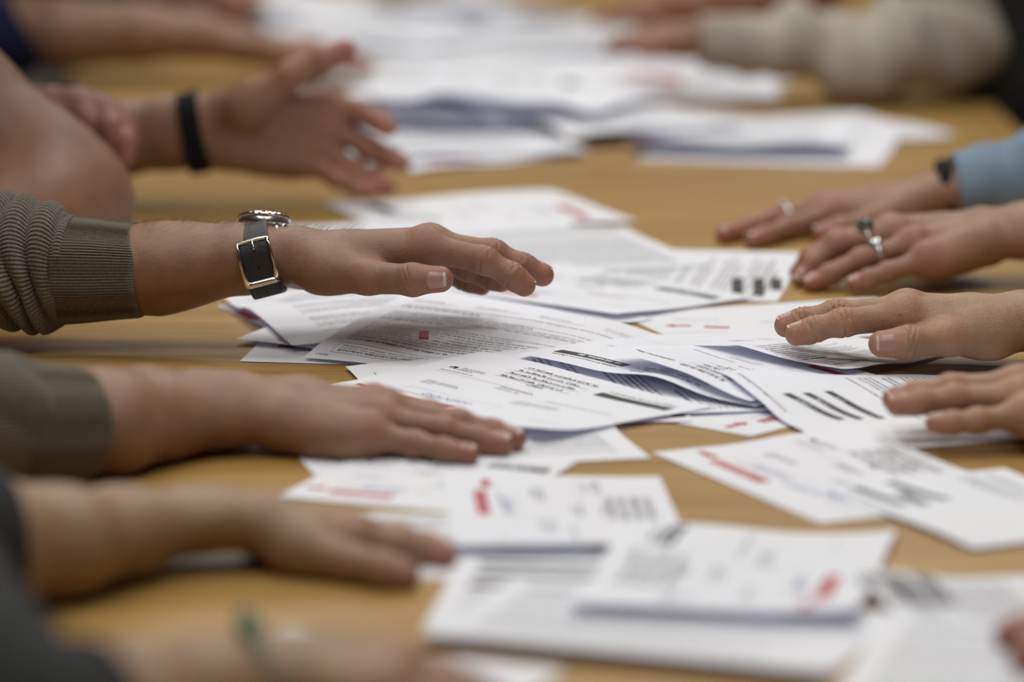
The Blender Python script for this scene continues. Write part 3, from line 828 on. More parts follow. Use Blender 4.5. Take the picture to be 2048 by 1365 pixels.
    if crease:
        disp = np.zeros(len(V))
        for f, Q, fs, rr in allf:
            up = n if f != 'thumb' or thumb_up is None else np.asarray(thumb_up, float)
            for i in range(1, len(Q) - 1):
                e = nrm(Q[i + 1] - Q[i - 1]); dn = nrm(up - e * (up @ e)); lt = np.cross(e, dn)
                d = V - Q[i]; near = np.linalg.norm(d, axis=1) < rr[i] * fs * 2.0
                d = d[near]; sA, sL, sN = d @ e, d @ lt, d @ dn
                for c, wd, dep in ((-.0042, .0006, .00028), (-.0022, .0007, .0005), (-.0004, .0006, .0004), (.0014, .0007, .0005), (.0036, .0006, .00028)):
                    cc = c + .0007 * np.sin(sL * 700 + c * 5000) + np.sign(c) * (sL / .01) ** 2 * .0012
                    disp[near] += dep * crease * np.exp(-((sA - cc) / wd) ** 2) * np.clip((sN + .001) / .004, 0, 1)
                # palm side fold
                disp[near] += 0.0007 * np.exp(-(sA / .0009) ** 2) * np.clip((-sN - .001) / .004, 0, 1)
        wr = np.linalg.norm(V - W, axis=1)
        V = V - gr * disp[:, None]
        rel = V - W
        sA, sL, sN = rel @ fwd, rel @ lat, rel @ n
        V = V + gr * (veins * np.exp(-((sL - .006 * np.sin(sA * 60) - .004) / .0022) ** 2) * np.clip(sN / .01, 0, 1) * np.clip((sA + .02) / .02, 0, 1) * np.clip((.085 - sA) / .02, 0, 1))[:, None]
    o = mesh_obj('arm', V, F, skin, parent)
    at = o.data.attributes.new('flush', 'FLOAT', 'POINT'); at.data.foreach_set('value', fl.astype(np.float32))
    # fingernails
    if nails:
        for f, Q, fs, rr in allf:
            if nail_list is not None and f not in nail_list: continue
            e = nrm(Q[-1] - Q[-2]); up = n if f != 'thumb' or thumb_up is None else np.asarray(thumb_up, float)
            dn = nrm(up - e * (up @ e)); lt = np.cross(e, dn)
            ln, hw = ((.0125, .80) if f == 'thumb' else (.0105, .78))
            nu_, nv_ = 9, 9
            vs = []; c0 = Q[-1] + e * rr[-1] * fs * .62 - e * ln * fs
            for iu in range(nu_):
                u = iu / (nu_ - 1)
                for iv in range(nv_):
                    t = -1 + 2 * iv / (nv_ - 1)
                    u = (iu / (nu_ - 2) * .93 if iu < nu_ - 1 else 1.0)
                    uu = u + (0.10 * (1 - t * t) if iu == nu_ - 1 else 0) - (0.13 * (1 - t * t) * (1 - u) * 1.2 - .1 * (1 - u))
                    ang = t * hw * (1.0 if 0 < iu else .92)
                    vs.append((c0 + e * ln * fs * uu, dn * math.cos(ang) + lt * math.sin(ang)))
            org = np.array([v[0] for v in vs]); dr = np.array([v[1] for v in vs])
            r = np.full(len(org), rr[-1] * fs * .55)
            for _ in range(24):
                r += np.clip(tri_sample(D, Fd.lo, h, org + dr * r[:, None]) * -0.9, -.002, .002)
            r = r.reshape(nu_, nv_)
            lim = np.minimum(r, rr[-2] * fs * 1.12)
            lim[-1] = np.maximum(lim[-1], lim[-2] * .94); lim[-2] = np.maximum(lim[-2], lim[-3] * .96)
            lift = np.full((nu_, nv_), .00035); lift[0] = -.0003; lift[:, 0] = lift[:, -1] = -.00025
            top_ = org + dr * (lim + lift).reshape(-1, 1)
            bot_ = org + dr * (lim + lift - .0008).reshape(-1, 1)
            vv = np.concatenate([top_, bot_]); nb = nu_ * nv_
            ft = grid_faces(nu_, nv_)
            per = [i * nv_ for i in range(nu_)] + [(nu_ - 1) * nv_ + j for j in range(1, nv_)] + [i * nv_ + nv_ - 1 for i in range(nu_ - 2, -1, -1)] + list(range(nv_ - 2, 0, -1))
            sd = np.array([(per[(i + 1) % len(per)], per[i], per[i] + nb, per[(i + 1) % len(per)] + nb) for i in range(len(per))])
            ff = np.concatenate([ft, ft[:, ::-1] + nb, sd])
            mi = np.zeros(len(ff), int); mi[(nu_ - 2) * (nv_ - 1):(nu_ - 1) * (nv_ - 1)] = 1
            mesh_obj('fingernail', vv, ff, [M['nail'], M['nail_edge']], parent, midx=mi)
    return dict(J=J, W=W, fwd=fwd, lat=lat, n=n, FA=FA, D=D, F=Fd)

def limb(parent, name, pts, mat, h=0.003, k=0.02, flush=0.0):
    """bare limb without a hand: [(point, radius), ...]"""
    pts = [(rest(q[0], q[1]), q[1]) for q in pts]
    p = np.array([q[0] for q in pts]); r = max(q[1] for q in pts)
    Fd = Field(p.min(0) - r - .008, p.max(0) + r + .008, h); D = Fd.blank()
    for a, b in zip(pts[:-1], pts[1:]):
        Fd.cone(D, a[0], b[0], a[1], b[1], k)
    V, F = surface_nets(D, Fd.lo, h)
    o = mesh_obj(name, V, F, mat, parent)
    at = o.data.attributes.new('flush', 'FLOAT', 'POINT'); at.data.foreach_set('value', np.full(len(V), flush, np.float32))
    return o

def tube(parent, name, pts, mat, nseg=72, sub=8, disp=None, thick=0.0022, up=(0, 0, 1), cap=False):
    """sleeve around a path: pts = [(point, half width across, half thickness along up)], open at both ends, with real cloth thickness"""
    if name.startswith('sleeve'): pts = [(rest(p[0], p[2] + .002), p[1], p[2]) for p in pts]
    C = np.array([p[0] for p in pts], float); R = np.array([(p[1], p[2]) for p in pts], float)
    n = len(C); T = np.linspace(0, n - 1, (n - 1) * sub + 1)
    def cat(A):
        Ap = np.concatenate([2 * A[:1] - A[1:2], A, 2 * A[-1:] - A[-2:-1]])
        i = np.minimum(T.astype(int), n - 2); t = (T - i)[:, None]
        p0, p1, p2, p3 = Ap[i], Ap[i + 1], Ap[i + 2], Ap[i + 3]
        return .5 * (2 * p1 + (p2 - p0) * t + (2 * p0 - 5 * p1 + 4 * p2 - p3) * t ** 2 + (3 * p1 - p0 - 3 * p2 + p3) * t ** 3)
    c, r = cat(C), cat(R)
    tan = np.gradient(c, axis=0); tan /= np.linalg.norm(tan, axis=1)[:, None]
    up = np.asarray(up, float)
    sd = np.cross(tan, up); sd /= np.linalg.norm(sd, axis=1)[:, None] + 1e-9
    upv = np.cross(sd, tan)
    ph = np.linspace(0, 2 * math.pi, nseg, endpoint=False)
    sl = np.concatenate([[0], np.cumsum(np.linalg.norm(np.diff(c, axis=0), axis=1))])
    S, PH = np.meshgrid(sl, ph, indexing='ij')
    d = disp(S, PH, sl[-1]) if disp is not None else 0 * S
    rw = r[:, :1] + d; rn = r[:, 1:] + d
    out = c[:, None, :] + sd[:, None, :] * (rw * np.cos(PH))[..., None] + upv[:, None, :] * (rn * np.sin(PH))[..., None]
    inn = c[:, None, :] + sd[:, None, :] * ((rw - thick) * np.cos(PH))[..., None] + upv[:, None, :] * ((rn - thick) * np.sin(PH))[..., None]
    nr = len(sl)
    V = np.concatenate([out.reshape(-1, 3), inn.reshape(-1, 3)])
    nb = nr * nseg
    fo = grid_faces(nr, nseg, wrap_c=True)
    j = np.arange(nseg); j2 = (j + 1) % nseg
    e0 = np.stack([j, j + nb, j2 + nb, j2], 1); e1 = np.stack([j + nb - nseg, j2 + nb - nseg, j2 + 2 * nb - nseg, j + 2 * nb - nseg], 1)
    F = np.concatenate([fo[:, ::-1], fo + nb, e0[:, ::-1], e1[:, ::-1]])
    o = mesh_obj(name, V, F, mat, parent)
    me = o.data
    uv = me.uv_layers.new(name='UVMap')
    UV = np.stack([np.tile(PH.ravel() / (2 * math.pi), 2), np.tile(S.ravel(), 2)], 1).astype(np.float32)
    li = np.empty(len(me.loops), np.int32); me.loops.foreach_get('vertex_index', li)
    uvl = UV[li]
    w = uvl.reshape(-1, 4, 2); wrapm = (w[..., 0].max(1) - w[..., 0].min(1)) > .5
    w[wrapm, :, 0] = np.where(w[wrapm, :, 0] < .5, w[wrapm, :, 0] + 1, w[wrapm, :, 0])
    uv.data.foreach_set('uv', w.reshape(-1).copy())
    return o

def mat_knit(name, c1, c2, ribs=130, rows=0.0, bump=0.6, rough=0.9):
    m, nt, b = new_mat(name); L = nt.links.new
    uv = N(nt, 'ShaderNodeUVMap'); uv.uv_map = 'UVMap'
    sp = N(nt, 'ShaderNodeSeparateXYZ'); L(uv.outputs[0], sp.inputs[0])
    def sine(sock, k):
        mm = N(nt, 'ShaderNodeMath', operation='MULTIPLY'); mm.inputs[1].default_value = k * 2 * math.pi; L(sock, mm.inputs[0])
        s = N(nt, 'ShaderNodeMath', operation='SINE'); L(mm.outputs[0], s.inputs[0]); return s.outputs[0]
    s1 = sine(sp.outputs[0], ribs); hgt = s1
    if rows:
        s2 = sine(sp.outputs[1], rows)
        ad = N(nt, 'ShaderNodeMath', operation='MULTIPLY_ADD'); ad.inputs[1].default_value = 0.6; L(s2, ad.inputs[0]); L(s1, ad.inputs[2]); hgt = ad.outputs[0]
    no = N(nt, 'ShaderNodeTexNoise'); no.inputs['Scale'].default_value = 420; no.inputs['Detail'].default_value = 3
    tc = N(nt, 'ShaderNodeTexCoord'); L(tc.outputs['Object'], no.inputs['Vector'])
    a2 = N(nt, 'ShaderNodeMath', operation='MULTIPLY_ADD'); a2.inputs[1].default_value = 1.0; L(no.outputs[0], a2.inputs[0]); L(hgt, a2.inputs[2])
    bp = N(nt, 'ShaderNodeBump'); bp.inputs['Strength'].default_value = bump; bp.inputs['Distance'].default_value = 0.0007
    L(a2.outputs[0], bp.inputs['Height']); L(bp.outputs[0], b.inputs['Normal'])
    cr = N(nt, 'ShaderNodeValToRGB'); cr.color_ramp.elements[0].color = (*c1, 1); cr.color_ramp.elements[1].color = (*c2, 1)
    cr.color_ramp.elements[0].position, cr.color_ramp.elements[1].position = .3, .7
    L(no.outputs[0], cr.inputs[0]); L(cr.outputs[0], b.inputs['Base Color'])
    b.inputs['Roughness'].default_value = rough; b.inputs['Specular IOR Level'].default_value = 0.15
    b.inputs['Sheen Weight'].default_value = 0.25
    return m

# ---------------------------------------------------------------- people
M['knit_olive'] = mat_knit('olive_ribbed_knit', (0.115, 0.095, 0.066), (0.175, 0.148, 0.108), 120, 0)
M['knit_body'] = mat_knit('olive_knit_rows', (0.115, 0.095, 0.066), (0.175, 0.148, 0.108), 95, 420, 0.9)
M['cloth_dark'] = noisy('charcoal_wool_and_shaded_beige', (0.012, 0.013, 0.013), (0.022, 0.023, 0.023), 90, .95, .3, 300)  # charcoal sweater; also used as shade colour on the beige sweatshirt's torso
M['cloth_navy'] = noisy('navy_cotton', (0.010, 0.016, 0.06), (0.016, 0.024, 0.085), 60, .9)
M['cloth_blue'] = noisy('pale_blue_shirt', (0.16, 0.225, 0.30), (0.20, 0.275, 0.36), 40, .85, .1, 300)
M['cloth_beige'] = noisy('beige_sweatshirt', (0.38, 0.335, 0.27), (0.46, 0.41, 0.335), 50, .95, .1, 300)
M['cloth_grey'] = noisy('grey_cardigan', (0.10, 0.10, 0.105), (0.14, 0.14, 0.145), 60, .95)
M['steel'] = plain('polished_steel', (0.86, 0.85, 0.82), 0.16, 1.0)
M['steel_brushed'] = plain('brushed_steel', (0.62, 0.61, 0.58), 0.28, 1.0)
M['strap'] = noisy('black_leather_strap', (0.018, 0.019, 0.021), (0.026, 0.027, 0.030), 200, .42, .15, 900)
M['rubber'] = noisy('matte_black_rubber', (0.006, 0.006, 0.007), (0.009, 0.009, 0.010), 200, .75)
M['rubber'].node_tree.nodes['Principled BSDF'].inputs['Specular IOR Level'].default_value = .2
M['dial'] = plain('dark_dial', (0.03, 0.035, 0.05), .3)
M['glass'] = plain('watch_crystal', (0.9, 0.9, 0.9), .03, 0.0, **{'Transmission Weight': 1.0, 'IOR': 1.5})
M['silver'] = plain('silver', (0.72, 0.71, 0.68), 0.2, 1.0)
M['old_silver'] = plain('tarnished_silver', (0.38, 0.35, 0.28), 0.35, 1.0)
M['onyx'] = plain('black_stone', (0.008, 0.008, 0.009), .12)
M['bead'] = noisy('green_glass_bead', (0.02, 0.10, 0.05), (0.05, 0.17, 0.09), 300, .25)

# --- person in the olive sweater -------------------------------------------------
YA, YB = 2.66, 2.33
per = empty('person', (*P(-330, 700, 2.5)[:2], 0.0), 'person in ribbed olive knit sweater with one hand hovering, one flat', 'person')
L2 = arm(per, dict(wrist=(572, 516, 0),
    thumb=[(640, 536, -.030), (735, 555, -.048), (826, 560, -.060), (880, 559, -.064)],
    index=[(852, 494, -.028), (967, 520, -.036), (1024, 551, -.038), (1050, 570, -.038)],
    middle=[(862, 490, -.006), (985, 507, -.012), (1046, 533, -.014), (1086, 549, -.014)],
    ring=[(848, 500, .014), (935, 535, .012), (978, 552, .010), (1003, 562, .008)],
    pinky=[(830, 514, .032), (890, 545, .034), (930, 560, .034), (964, 571, .034)]),
    YA, (0, 0, 1), [(520, 517, 0, .0285, .0215), (470, 519, 0, .029, .0225), (380, 529, .002, .033, .0275), (315, 538, .004, .0355, .0305), (250, 541, .006, .0335, .0275), (150, 541, .008, .034, .029), (-20, 540, .012, .037, .032), (-260, 530, .02, .038, .034)],
    M['skin_tan'], 1.0, .00095, thumb_up=(0.15, -1, .12), crease=1.0, veins=.0007)
L3 = arm(per, dict(wrist=(535, 826, 0),
    thumb=[(598, 806, .028), (660, 812, .050), (722, 824, .066), (765, 835, .074)],
    index=[(748, 814, .028), (858, 832, .022), (925, 852, .018), (975, 864, .015)],
    middle=[(770, 822, .008), (915, 850, 0), (985, 868, -.003), (1028, 877, -.005)],
    ring=[(757, 841, -.012), (886, 862, -.02), (956, 880, -.022), (1004, 888, -.024)],
    pinky=[(735, 868, -.032), (830, 889, -.036), (888, 901, -.038), (938, 908, -.04)]),
    YB, (0, -.2, 1), [(470, 818, 0, .029, .0205), (400, 820, 0, .030, .0225), (300, 829, 0, .034, .0265), (210, 845, 0, .0365, .030), (80, 846, .003, .036, .030), (-80, 840, .006, .037, .032), (-330, 830, .01, .038, .034)],
    M['skin_tan'], .98, .0016, nail_list=('middle', 'ring', 'pinky'))
def ribs(n, amp):
    return lambda S, PH, T: amp * np.abs(np.sin(PH * n / 2)) - amp * .5
def cuff(par, pts, mat, n=110, amp=.0011, seg=660, sub=10, name='sleeve_cuff'):
    def d(S, PH, T):
        e = np.clip((T - S) / .004, 0, 1)
        return (amp * np.abs(np.sin(PH * n / 2)) - amp * .5) * (.35 + .65 * e) + .0012 * np.sin(PH * 2 + S * 30) - .0012 * (1 - e) ** 2
    return tube(par, name, pts, mat, seg, sub, d, .0028)
cuff(per, [(P(118, 541, YA + .008), .0425, .0385), (P(175, 541, YA + .007), .0425, .0375), (P(235, 541, YA + .006), .0405, .0355), (P(289, 541, YA + .004), .0395, .0338)], M['knit_olive'])
def bunch(S, PH, T):
    sl = S + .010 * np.sin(PH + .4) + .004 * np.sin(2 * PH + S * 40)
    f = np.abs(np.sin(math.pi * sl / .0165 + .9 * np.sin(PH * 1.0)))
    env = np.clip(S / .03, 0, 1) * np.clip((T - S) / .012 + .25, 0, 1)
    return (.0105 * (f ** .7) - .0045) * env + .0035 * np.sin(3 * PH + S * 55) * env
tube(per, 'sleeve', [(P(-420, 470, YA + .05), .058, .058), (P(-260, 500, YA + .03), .054, .052), (P(-120, 522, YA + .02), .050, .0455), (P(0, 530, YA + .012), .048, .0435), (P(80, 533, YA + .01), .047, .042), (P(138, 540, YA + .008), .0425, .0385)], M['knit_body'], 300, 26, bunch, .003)
cuff(per, [(P(-5, 846, YB + .004), .0425, .0385), (P(55, 847, YB + .002), .0425, .0375), (P(115, 847, YB), .0405, .036), (P(162, 846, YB), .040, .0345)], M['knit_olive'], seg=330)
tube(per, 'sleeve', [(P(-420, 800, YB + .03), .058, .058), (P(-200, 820, YB + .02), .052, .050), (P(-80, 832, YB + .008), .048, .0445), (P(-30, 838, YB + .005), .046, .0425), (P(8, 845, YB + .004), .0425, .038)], M['knit_body'], 160, 14, lambda S, PH, T: .5 * bunch(S, PH, T), .003)

# --- wristwatch ------------------------------------------------------------------
wc = P(523, 515, YA)
wt = empty('wristwatch', tuple(wc), 'steel wristwatch with black leather strap and polished buckle', 'watch')
wax = nrm((0.968, 0.0, 0.25)); wside = np.array([0, -1.0, 0]); wup = nrm(np.cross(wax, wside)) * -1
if wup[2] < 0: wup = -wup
def ringpt(phi, a, dr=0.0, ru=.0250, rs=.0312):
    """point of the strap: phi from the top towards the camera, a along the arm, dr outwards"""
    cu, su = math.cos(phi), math.sin(phi)
    e = 2.4
    q = (abs(cu) ** e + abs(su) ** e) ** (-1 / e)
    return wc + wax * a + wup * (ru + dr) * cu * q + wside * (rs + dr) * su * q
def band(name, phi0, phi1, hw, t0, t1, mat, par, n=90, taper=0.0, closed=False):
    vs = []
    ph = np.linspace(phi0, phi1, n)
    for p in ph:
        w = hw - taper * abs(math.sin(p / 2))
        for (a, dr) in ((-w, t0), (-w, t1 - .0003), (-w + .0006, t1), (w - .0006, t1), (w, t1 - .0003), (w, t0)):
            vs.append(ringpt(p, a, dr))
    f = grid_faces(n, 6, wrap_c=True)
    fs = [tuple(q) for q in f] + [tuple(range(5, -1, -1)), tuple((n - 1) * 6 + i for i in range(6))]
    return mesh_obj(name, vs, fs, mat, par, smooth=False)
strap = band('strap', .30, 2 * math.pi - .30, .0114, .0002, .0024, M['strap'], wt, 120, .0002)
band('strap_tail', 1.02, 2.5, .0098, .0026, .0044, M['strap'], wt, 50)
for ph_ in (0.93, 1.62, 1.86, 2.32):
    c_ = ringpt(ph_, .0, .0046); o_ = nrm(ringpt(ph_, 0, .01) - ringpt(ph_, 0, 0)); t_ = np.cross(wax, o_)
    vs = [c_] + [c_ + (wax * math.cos(i * .785) + t_ * math.sin(i * .785)) * .0010 - (o_ * .0) for i in range(8)]
    if ph_ == .93: vs = [v - o_ * .0020 for v in vs]
    mesh_obj('strap_hole', vs, [(0, i + 1, (i + 1) % 8 + 1) for i in range(8)], M['onyx'], strap, smooth=False)
def rod(path, r, n=10, closed=False):
    path = np.array(path); m = len(path); vs = []
    tn = (np.roll(path, -1, 0) - np.roll(path, 1, 0)) if closed else np.gradient(path, axis=0)
    for i in range(m):
        t = nrm(tn[i]); a = nrm(np.cross(t, wup if abs(t @ wup) < .9 else wax)); b_ = np.cross(t, a)
        for j in range(n): vs.append(path[i] + (a * math.cos(2 * math.pi * j / n) + b_ * math.sin(2 * math.pi * j / n)) * (r[i] if hasattr(r, '__len__') else r))
    f = [tuple(q) for q in grid_faces(m, n, wrap_c=True, wrap_r=closed)]
    if not closed: f += [tuple(range(n - 1, -1, -1)), tuple((m - 1) * n + i for i in range(n))]
    return vs, f
bk = []
b0, b1, bh = 0.98, 1.98, .0106
for t in np.linspace(-1, 1, 13): bk.append((b0 + .02 * (t * t), t * bh))
for t in np.linspace(0, 1, 16)[1:-1]: bk.append((b0 + .02 + (b1 - b0 - .02) * t, bh + .0008 * math.sin(t * math.pi)))
for t in np.linspace(1, -1, 13): bk.append((b1, t * bh))
for t in np.linspace(1, 0, 16)[1:-1]: bk.append((b0 + .02 + (b1 - b0 - .02) * t, -bh - .0008 * math.sin(t * math.pi)))
rr_ = [.0012 + .0013 * np.clip((p - 1.6) / .38, 0, 1) for p, a in bk]
v_, f_ = rod([ringpt(p, a, .0052) for p, a in bk], rr_, 10, True)
mesh_obj('buckle', v_, f_, M['steel'], wt)
v_, f_ = rod([ringpt(p, .0, .0056) for p in np.linspace(.97, 1.2, 8)], .0009, 8)
mesh_obj('buckle_prong', v_, f_, M['steel'], wt)
def lathe(name, prof, c, ax, mat, par, n=64, mod=None):
    ax = nrm(ax); a = nrm(np.cross(ax, (0.1, 1, 0.2))); b_ = np.cross(ax, a)
    vs = []
    for (r, z) in prof:
        for j in range(n):
            rr2 = r * (1 + (mod(j) if mod and r > .012 else 0))
            vs.append(c + ax * z + (a * math.cos(2 * math.pi * j / n) + b_ * math.sin(2 * math.pi * j / n)) * rr2)
    f = [tuple(q) for q in grid_faces(len(prof), n, wrap_c=True)]
    f += [tuple(range(n - 1, -1, -1)), tuple((len(prof) - 1) * n + i for i in range(n))]
    return mesh_obj(name, vs, f, mat, par)
cc = P(528, 449, YA + .010); cax = nrm((0.05, 0.40, 1))
lathe('case', [(.0135, -.0045), (.0165, -.0040), (.0178, -.0015), (.0180, .0015), (.0172, .0028), (.0160, .0032)], cc, cax, M['steel_brushed'], wt)
lathe('bezel', [(.0170, .0026), (.0184, .0028), (.0186, .0042), (.0176, .0056), (.0158, .0060), (.0152, .0052)], cc, cax, M['steel'], wt, 96, lambda j: .012 * (1 if j % 4 < 2 else -1))
lathe('dial', [(.0150, .0046), (.0150, .0050)], cc, cax, M['dial'], wt)
lathe('crystal', [(.0152, .0053), (.0152, .0060), (.0120, .0066), (.002, .0068)], cc, cax, M['glass'], wt)
lathe('crown', [(.0022, .0), (.0026, .0005), (.0026, .0030), (.0022, .0035)], cc + nrm((.75, -.66, 0)) * .0176, nrm((.75, -.66, 0)), M['steel'], wt, 20)
for sgn in (-1, 1):
    for q in (-1, 1):
        v_, f_ = rod([cc + wax * q * .0094 - wside * -sgn * .0150 - wup * .001, cc + wax * q * .0098 + wside * sgn * .0190 - wup * .0022, cc + wax * q * .0098 + wside * sgn * .0215 - wup * .0050], [.0019, .0017, .0013], 10)
        mesh_obj('lug', v_, f_, M['steel'], wt)

# --- person with the older hands on the right --------------------------------------
YC, YD = 2.60, 2.34
per = empty('person', (*P(2500, 760, 2.47)[:2], 0.0), 'person with bare fair wrinkled hands reaching in from the right', 'person')
R3 = arm(per, dict(wrist=(2062, 644, 0),
    thumb=[(1985, 666, -.026), (1896, 677, -.044), (1813, 686, -.054), (1764, 688, -.057)],
    index=[(1806, 632, -.03), (1686, 645, -.036), (1628, 659, -.037), (1592, 667, -.037)],
    middle=[(1812, 622, -.008), (1672, 629, -.013), (1606, 642, -.014), (1571, 650, -.014)],
    ring=[(1818, 624, .012), (1690, 634, .01), (1625, 646, .01), (1590, 653, .01)],
    pinky=[(1835, 630, .03), (1740, 638, .03), (1695, 645, .03), (1667, 650, .03)]),
    YC, (0, 0, 1), [(2110, 640, 0, .0285, .0205), (2200, 634, 0, .030, .0225), (2320, 628, .004, .034, .027), (2480, 622, .01, .040, .034), (2700, 615, .02, .044, .04)],
    M['skin_fair'], 1.0, .00095, thumb_up=(-0.1, -1, .25), crease=2.2, veins=.0011)
R4 = arm(per, dict(wrist=(2192, 785, .02),
    thumb=[(2125, 788, .05), (2055, 792, .072), (1998, 795, .082), (1960, 797, .086)],
    index=[(2038, 772, .042), (1920, 778, .037), (1860, 788, .035), (1815, 796, .035)],
    middle=[(2032, 774, .02), (1902, 778, .015), (1832, 790, .012), (1787, 797, .01)],
    ring=[(2036, 797, -.002), (1910, 797, -.006), (1842, 804, -.009), (1794, 809, -.01)],
    pinky=[(2050, 830, -.024), (1955, 842, -.03), (1905, 846, -.032), (1870, 846, -.033)]),
    YD, (0, -.25, 1), [(2260, 775, .02, .029, .021), (2380, 768, .02, .032, .025), (2560, 762, .02, .040, .035), (2750, 755, .02, .044, .04)],
    M['skin_fair'], .93, .0016, nail_list=('middle', 'ring', 'pinky'))
for yy, y0 in ((YC + .01, 622), (YD + .02, 765)):
    tube(per, 'sleeve', [(P(2960, y0 - 40, yy + .03), .062, .062), (P(2750, y0 - 5, yy + .01), .054, .050), (P(2560, y0 + 2, yy), .050, .045), (P(2440, y0 + 4, yy), .047, .042)], M['cloth_grey'], 64, 6, lambda S, PH, T: .002 * np.sin(S * 300 + PH * 2), .003)

# --- person in the pale blue shirt ---------------------------------------------------
YE, YF = 3.19, 2.92
per = empty('person', (*P(2450, 430, 3.05)[:2], 0.0), 'person in pale blue shirt with rings on spread fingers', 'person')
R1 = arm(per, dict(wrist=(1872, 392, .02),
    thumb=[(1800, 424, -.016), (1735, 447, -.042), (1680, 460, -.052), (1644, 468, -.057)],
    index=[(1664, 427, -.010), (1575, 456, -.030), (1530, 473, -.040), (1506, 480, -.045)],
    middle=[(1644, 416, .012), (1545, 440, -.004), (1488, 459, -.020), (1448, 469, -.028)],
    ring=[(1652, 418, .034), (1565, 440, .028), (1520, 455, .022), (1482, 465, .018)],
    pinky=[(1672, 423, .054), (1600, 442, .050), (1565, 453, .048), (1540, 459, .046)]),
    YE, (0, -.1, 1), [(1920, 384, .02, .029, .021), (1990, 376, .02, .032, .024), (2120, 368, .02, .040, .033), (2300, 360, .02, .043, .038)],
    M['skin_rose'], .97, .0018, nail_list=('index', 'middle', 'thumb'))
R2 = arm(per, dict(wrist=(1990, 470, .022),
    thumb=[(1930, 482, .046), (1865, 492, .072), (1806, 502, .084), (1768, 510, .090)],
    index=[(1778, 462, .046), (1672, 482, .038), (1620, 518, .032), (1596, 546, .030)],
    middle=[(1793, 468, .026), (1676, 488, .018), (1626, 528, .012), (1602, 556, .010)],
    ring=[(1827, 489, .003), (1722, 519, -.006), (1660, 549, -.011), (1624, 566, -.015)],
    pinky=[(1854, 517, -.020), (1775, 545, -.026), (1738, 557, -.030), (1710, 566, -.031)]),
    YF, (0, -.3, 1), [(2050, 462, .024, .0285, .019), (2140, 455, .026, .031, .023), (2280, 448, .03, .040, .033), (2450, 440, .03, .043, .038)],
    M['skin_rose'], .95, .0016, nail_list=('middle', 'ring', 'pinky'))
tube(per, 'sleeve', [(P(2500, 300, YE + .06), .060, .060), (P(2300, 335, YE + .03), .052, .050), (P(2130, 352, YE + .02), .047, .044), (P(2020, 364, YE + .02), .043, .038), (P(1955, 374, YE + .02), .0395, .0335), (P(1912, 379, YE + .02), .0375, .031)], M['cloth_blue'], 96, 10, lambda S, PH, T: .0035 * np.sin(S * 130 + 1.5 * np.sin(PH)) * np.clip((T - S) / .05, 0, 1), .003)
tube(per, 'sleeve', [(P(2700, 380, YF + .07), .060, .060), (P(2500, 415, YF + .04), .052, .050), (P(2330, 438, YF + .03), .046, .042), (P(2230, 446, YF + .03), .043, .038)], M['cloth_blue'], 64, 6, lambda S, PH, T: .003 * np.sin(S * 130 + PH), .003)

def torus(name, c, ax, R, r, mat, par, n=40, k=10, squash=1.0, sd=None):
    ax = nrm(ax); a = nrm(np.cross(ax, (0.11, .93, 0.2) if sd is None else sd)); b_ = np.cross(ax, a)
    vs = []
    for i in range(n):
        d = a * math.cos(2 * math.pi * i / n) + b_ * math.sin(2 * math.pi * i / n)
        for j in range(k):
            vs.append(c + d * (R + r * math.cos(2 * math.pi * j / k)) + ax * r * squash * math.sin(2 * math.pi * j / k))
    return mesh_obj(name, vs, grid_faces(n, k, True, True), mat, par)
def ring_on(H, f, t, label, kind, R):
    Q = H['J'][f]; c = Q[0] + (Q[1] - Q[0]) * t; ax = nrm(Q[1] - Q[0]); dn = nrm(H['n'] - ax * (H['n'] @ ax))
    rt = empty('ring', tuple(c), label, 'ring')
    torus('band', c, ax, R, .0012, M['silver'], rt, squash=1.5)
    if kind == 'stone':
        lathe('setting', [(.004, -.001), (.0066, .0), (.0068, .0014), (.0058, .0018)], c + dn * R, dn, M['old_silver'], rt, 28)
        lathe('stone', [(.0061, .0010), (.0062, .0040), (.0048, .0056), (.002, .0062)], c + dn * R, dn, M['onyx'], rt, 28)
    elif kind == 'small':
        lathe('setting', [(.002, -.0005), (.0032, .0005), (.0034, .0022), (.0026, .0030)], c + dn * R, dn, M['silver'], rt, 20)
    else:
        lathe('setting', [(.003, -.001), (.0048, .0), (.0050, .0022), (.0032, .0034)], c + dn * R, dn, M['silver'], rt, 8)
ring_on(R2, 'middle', .52, 'silver ring with round black stone on the ringed left hand', 'stone', .0098)
ring_on(R2, 'ring', .68, 'bright faceted silver ring below the black stone ring', 'facet', .0095)
ring_on(R1, 'middle', .72, 'thin silver ring on the hand behind', 'small', .0100)
br = empty('bracelet', tuple(P(1895, 386, YE + .02)), 'dark bracelet at the edge of the pale blue cuff', 'bracelet')
torus('cord', P(1893, 387, YE + .02), nrm(P(1990, 376, YE) - P(1872, 392, YE)), .0270, .0030, M['rubber'], br, squash=2.2)

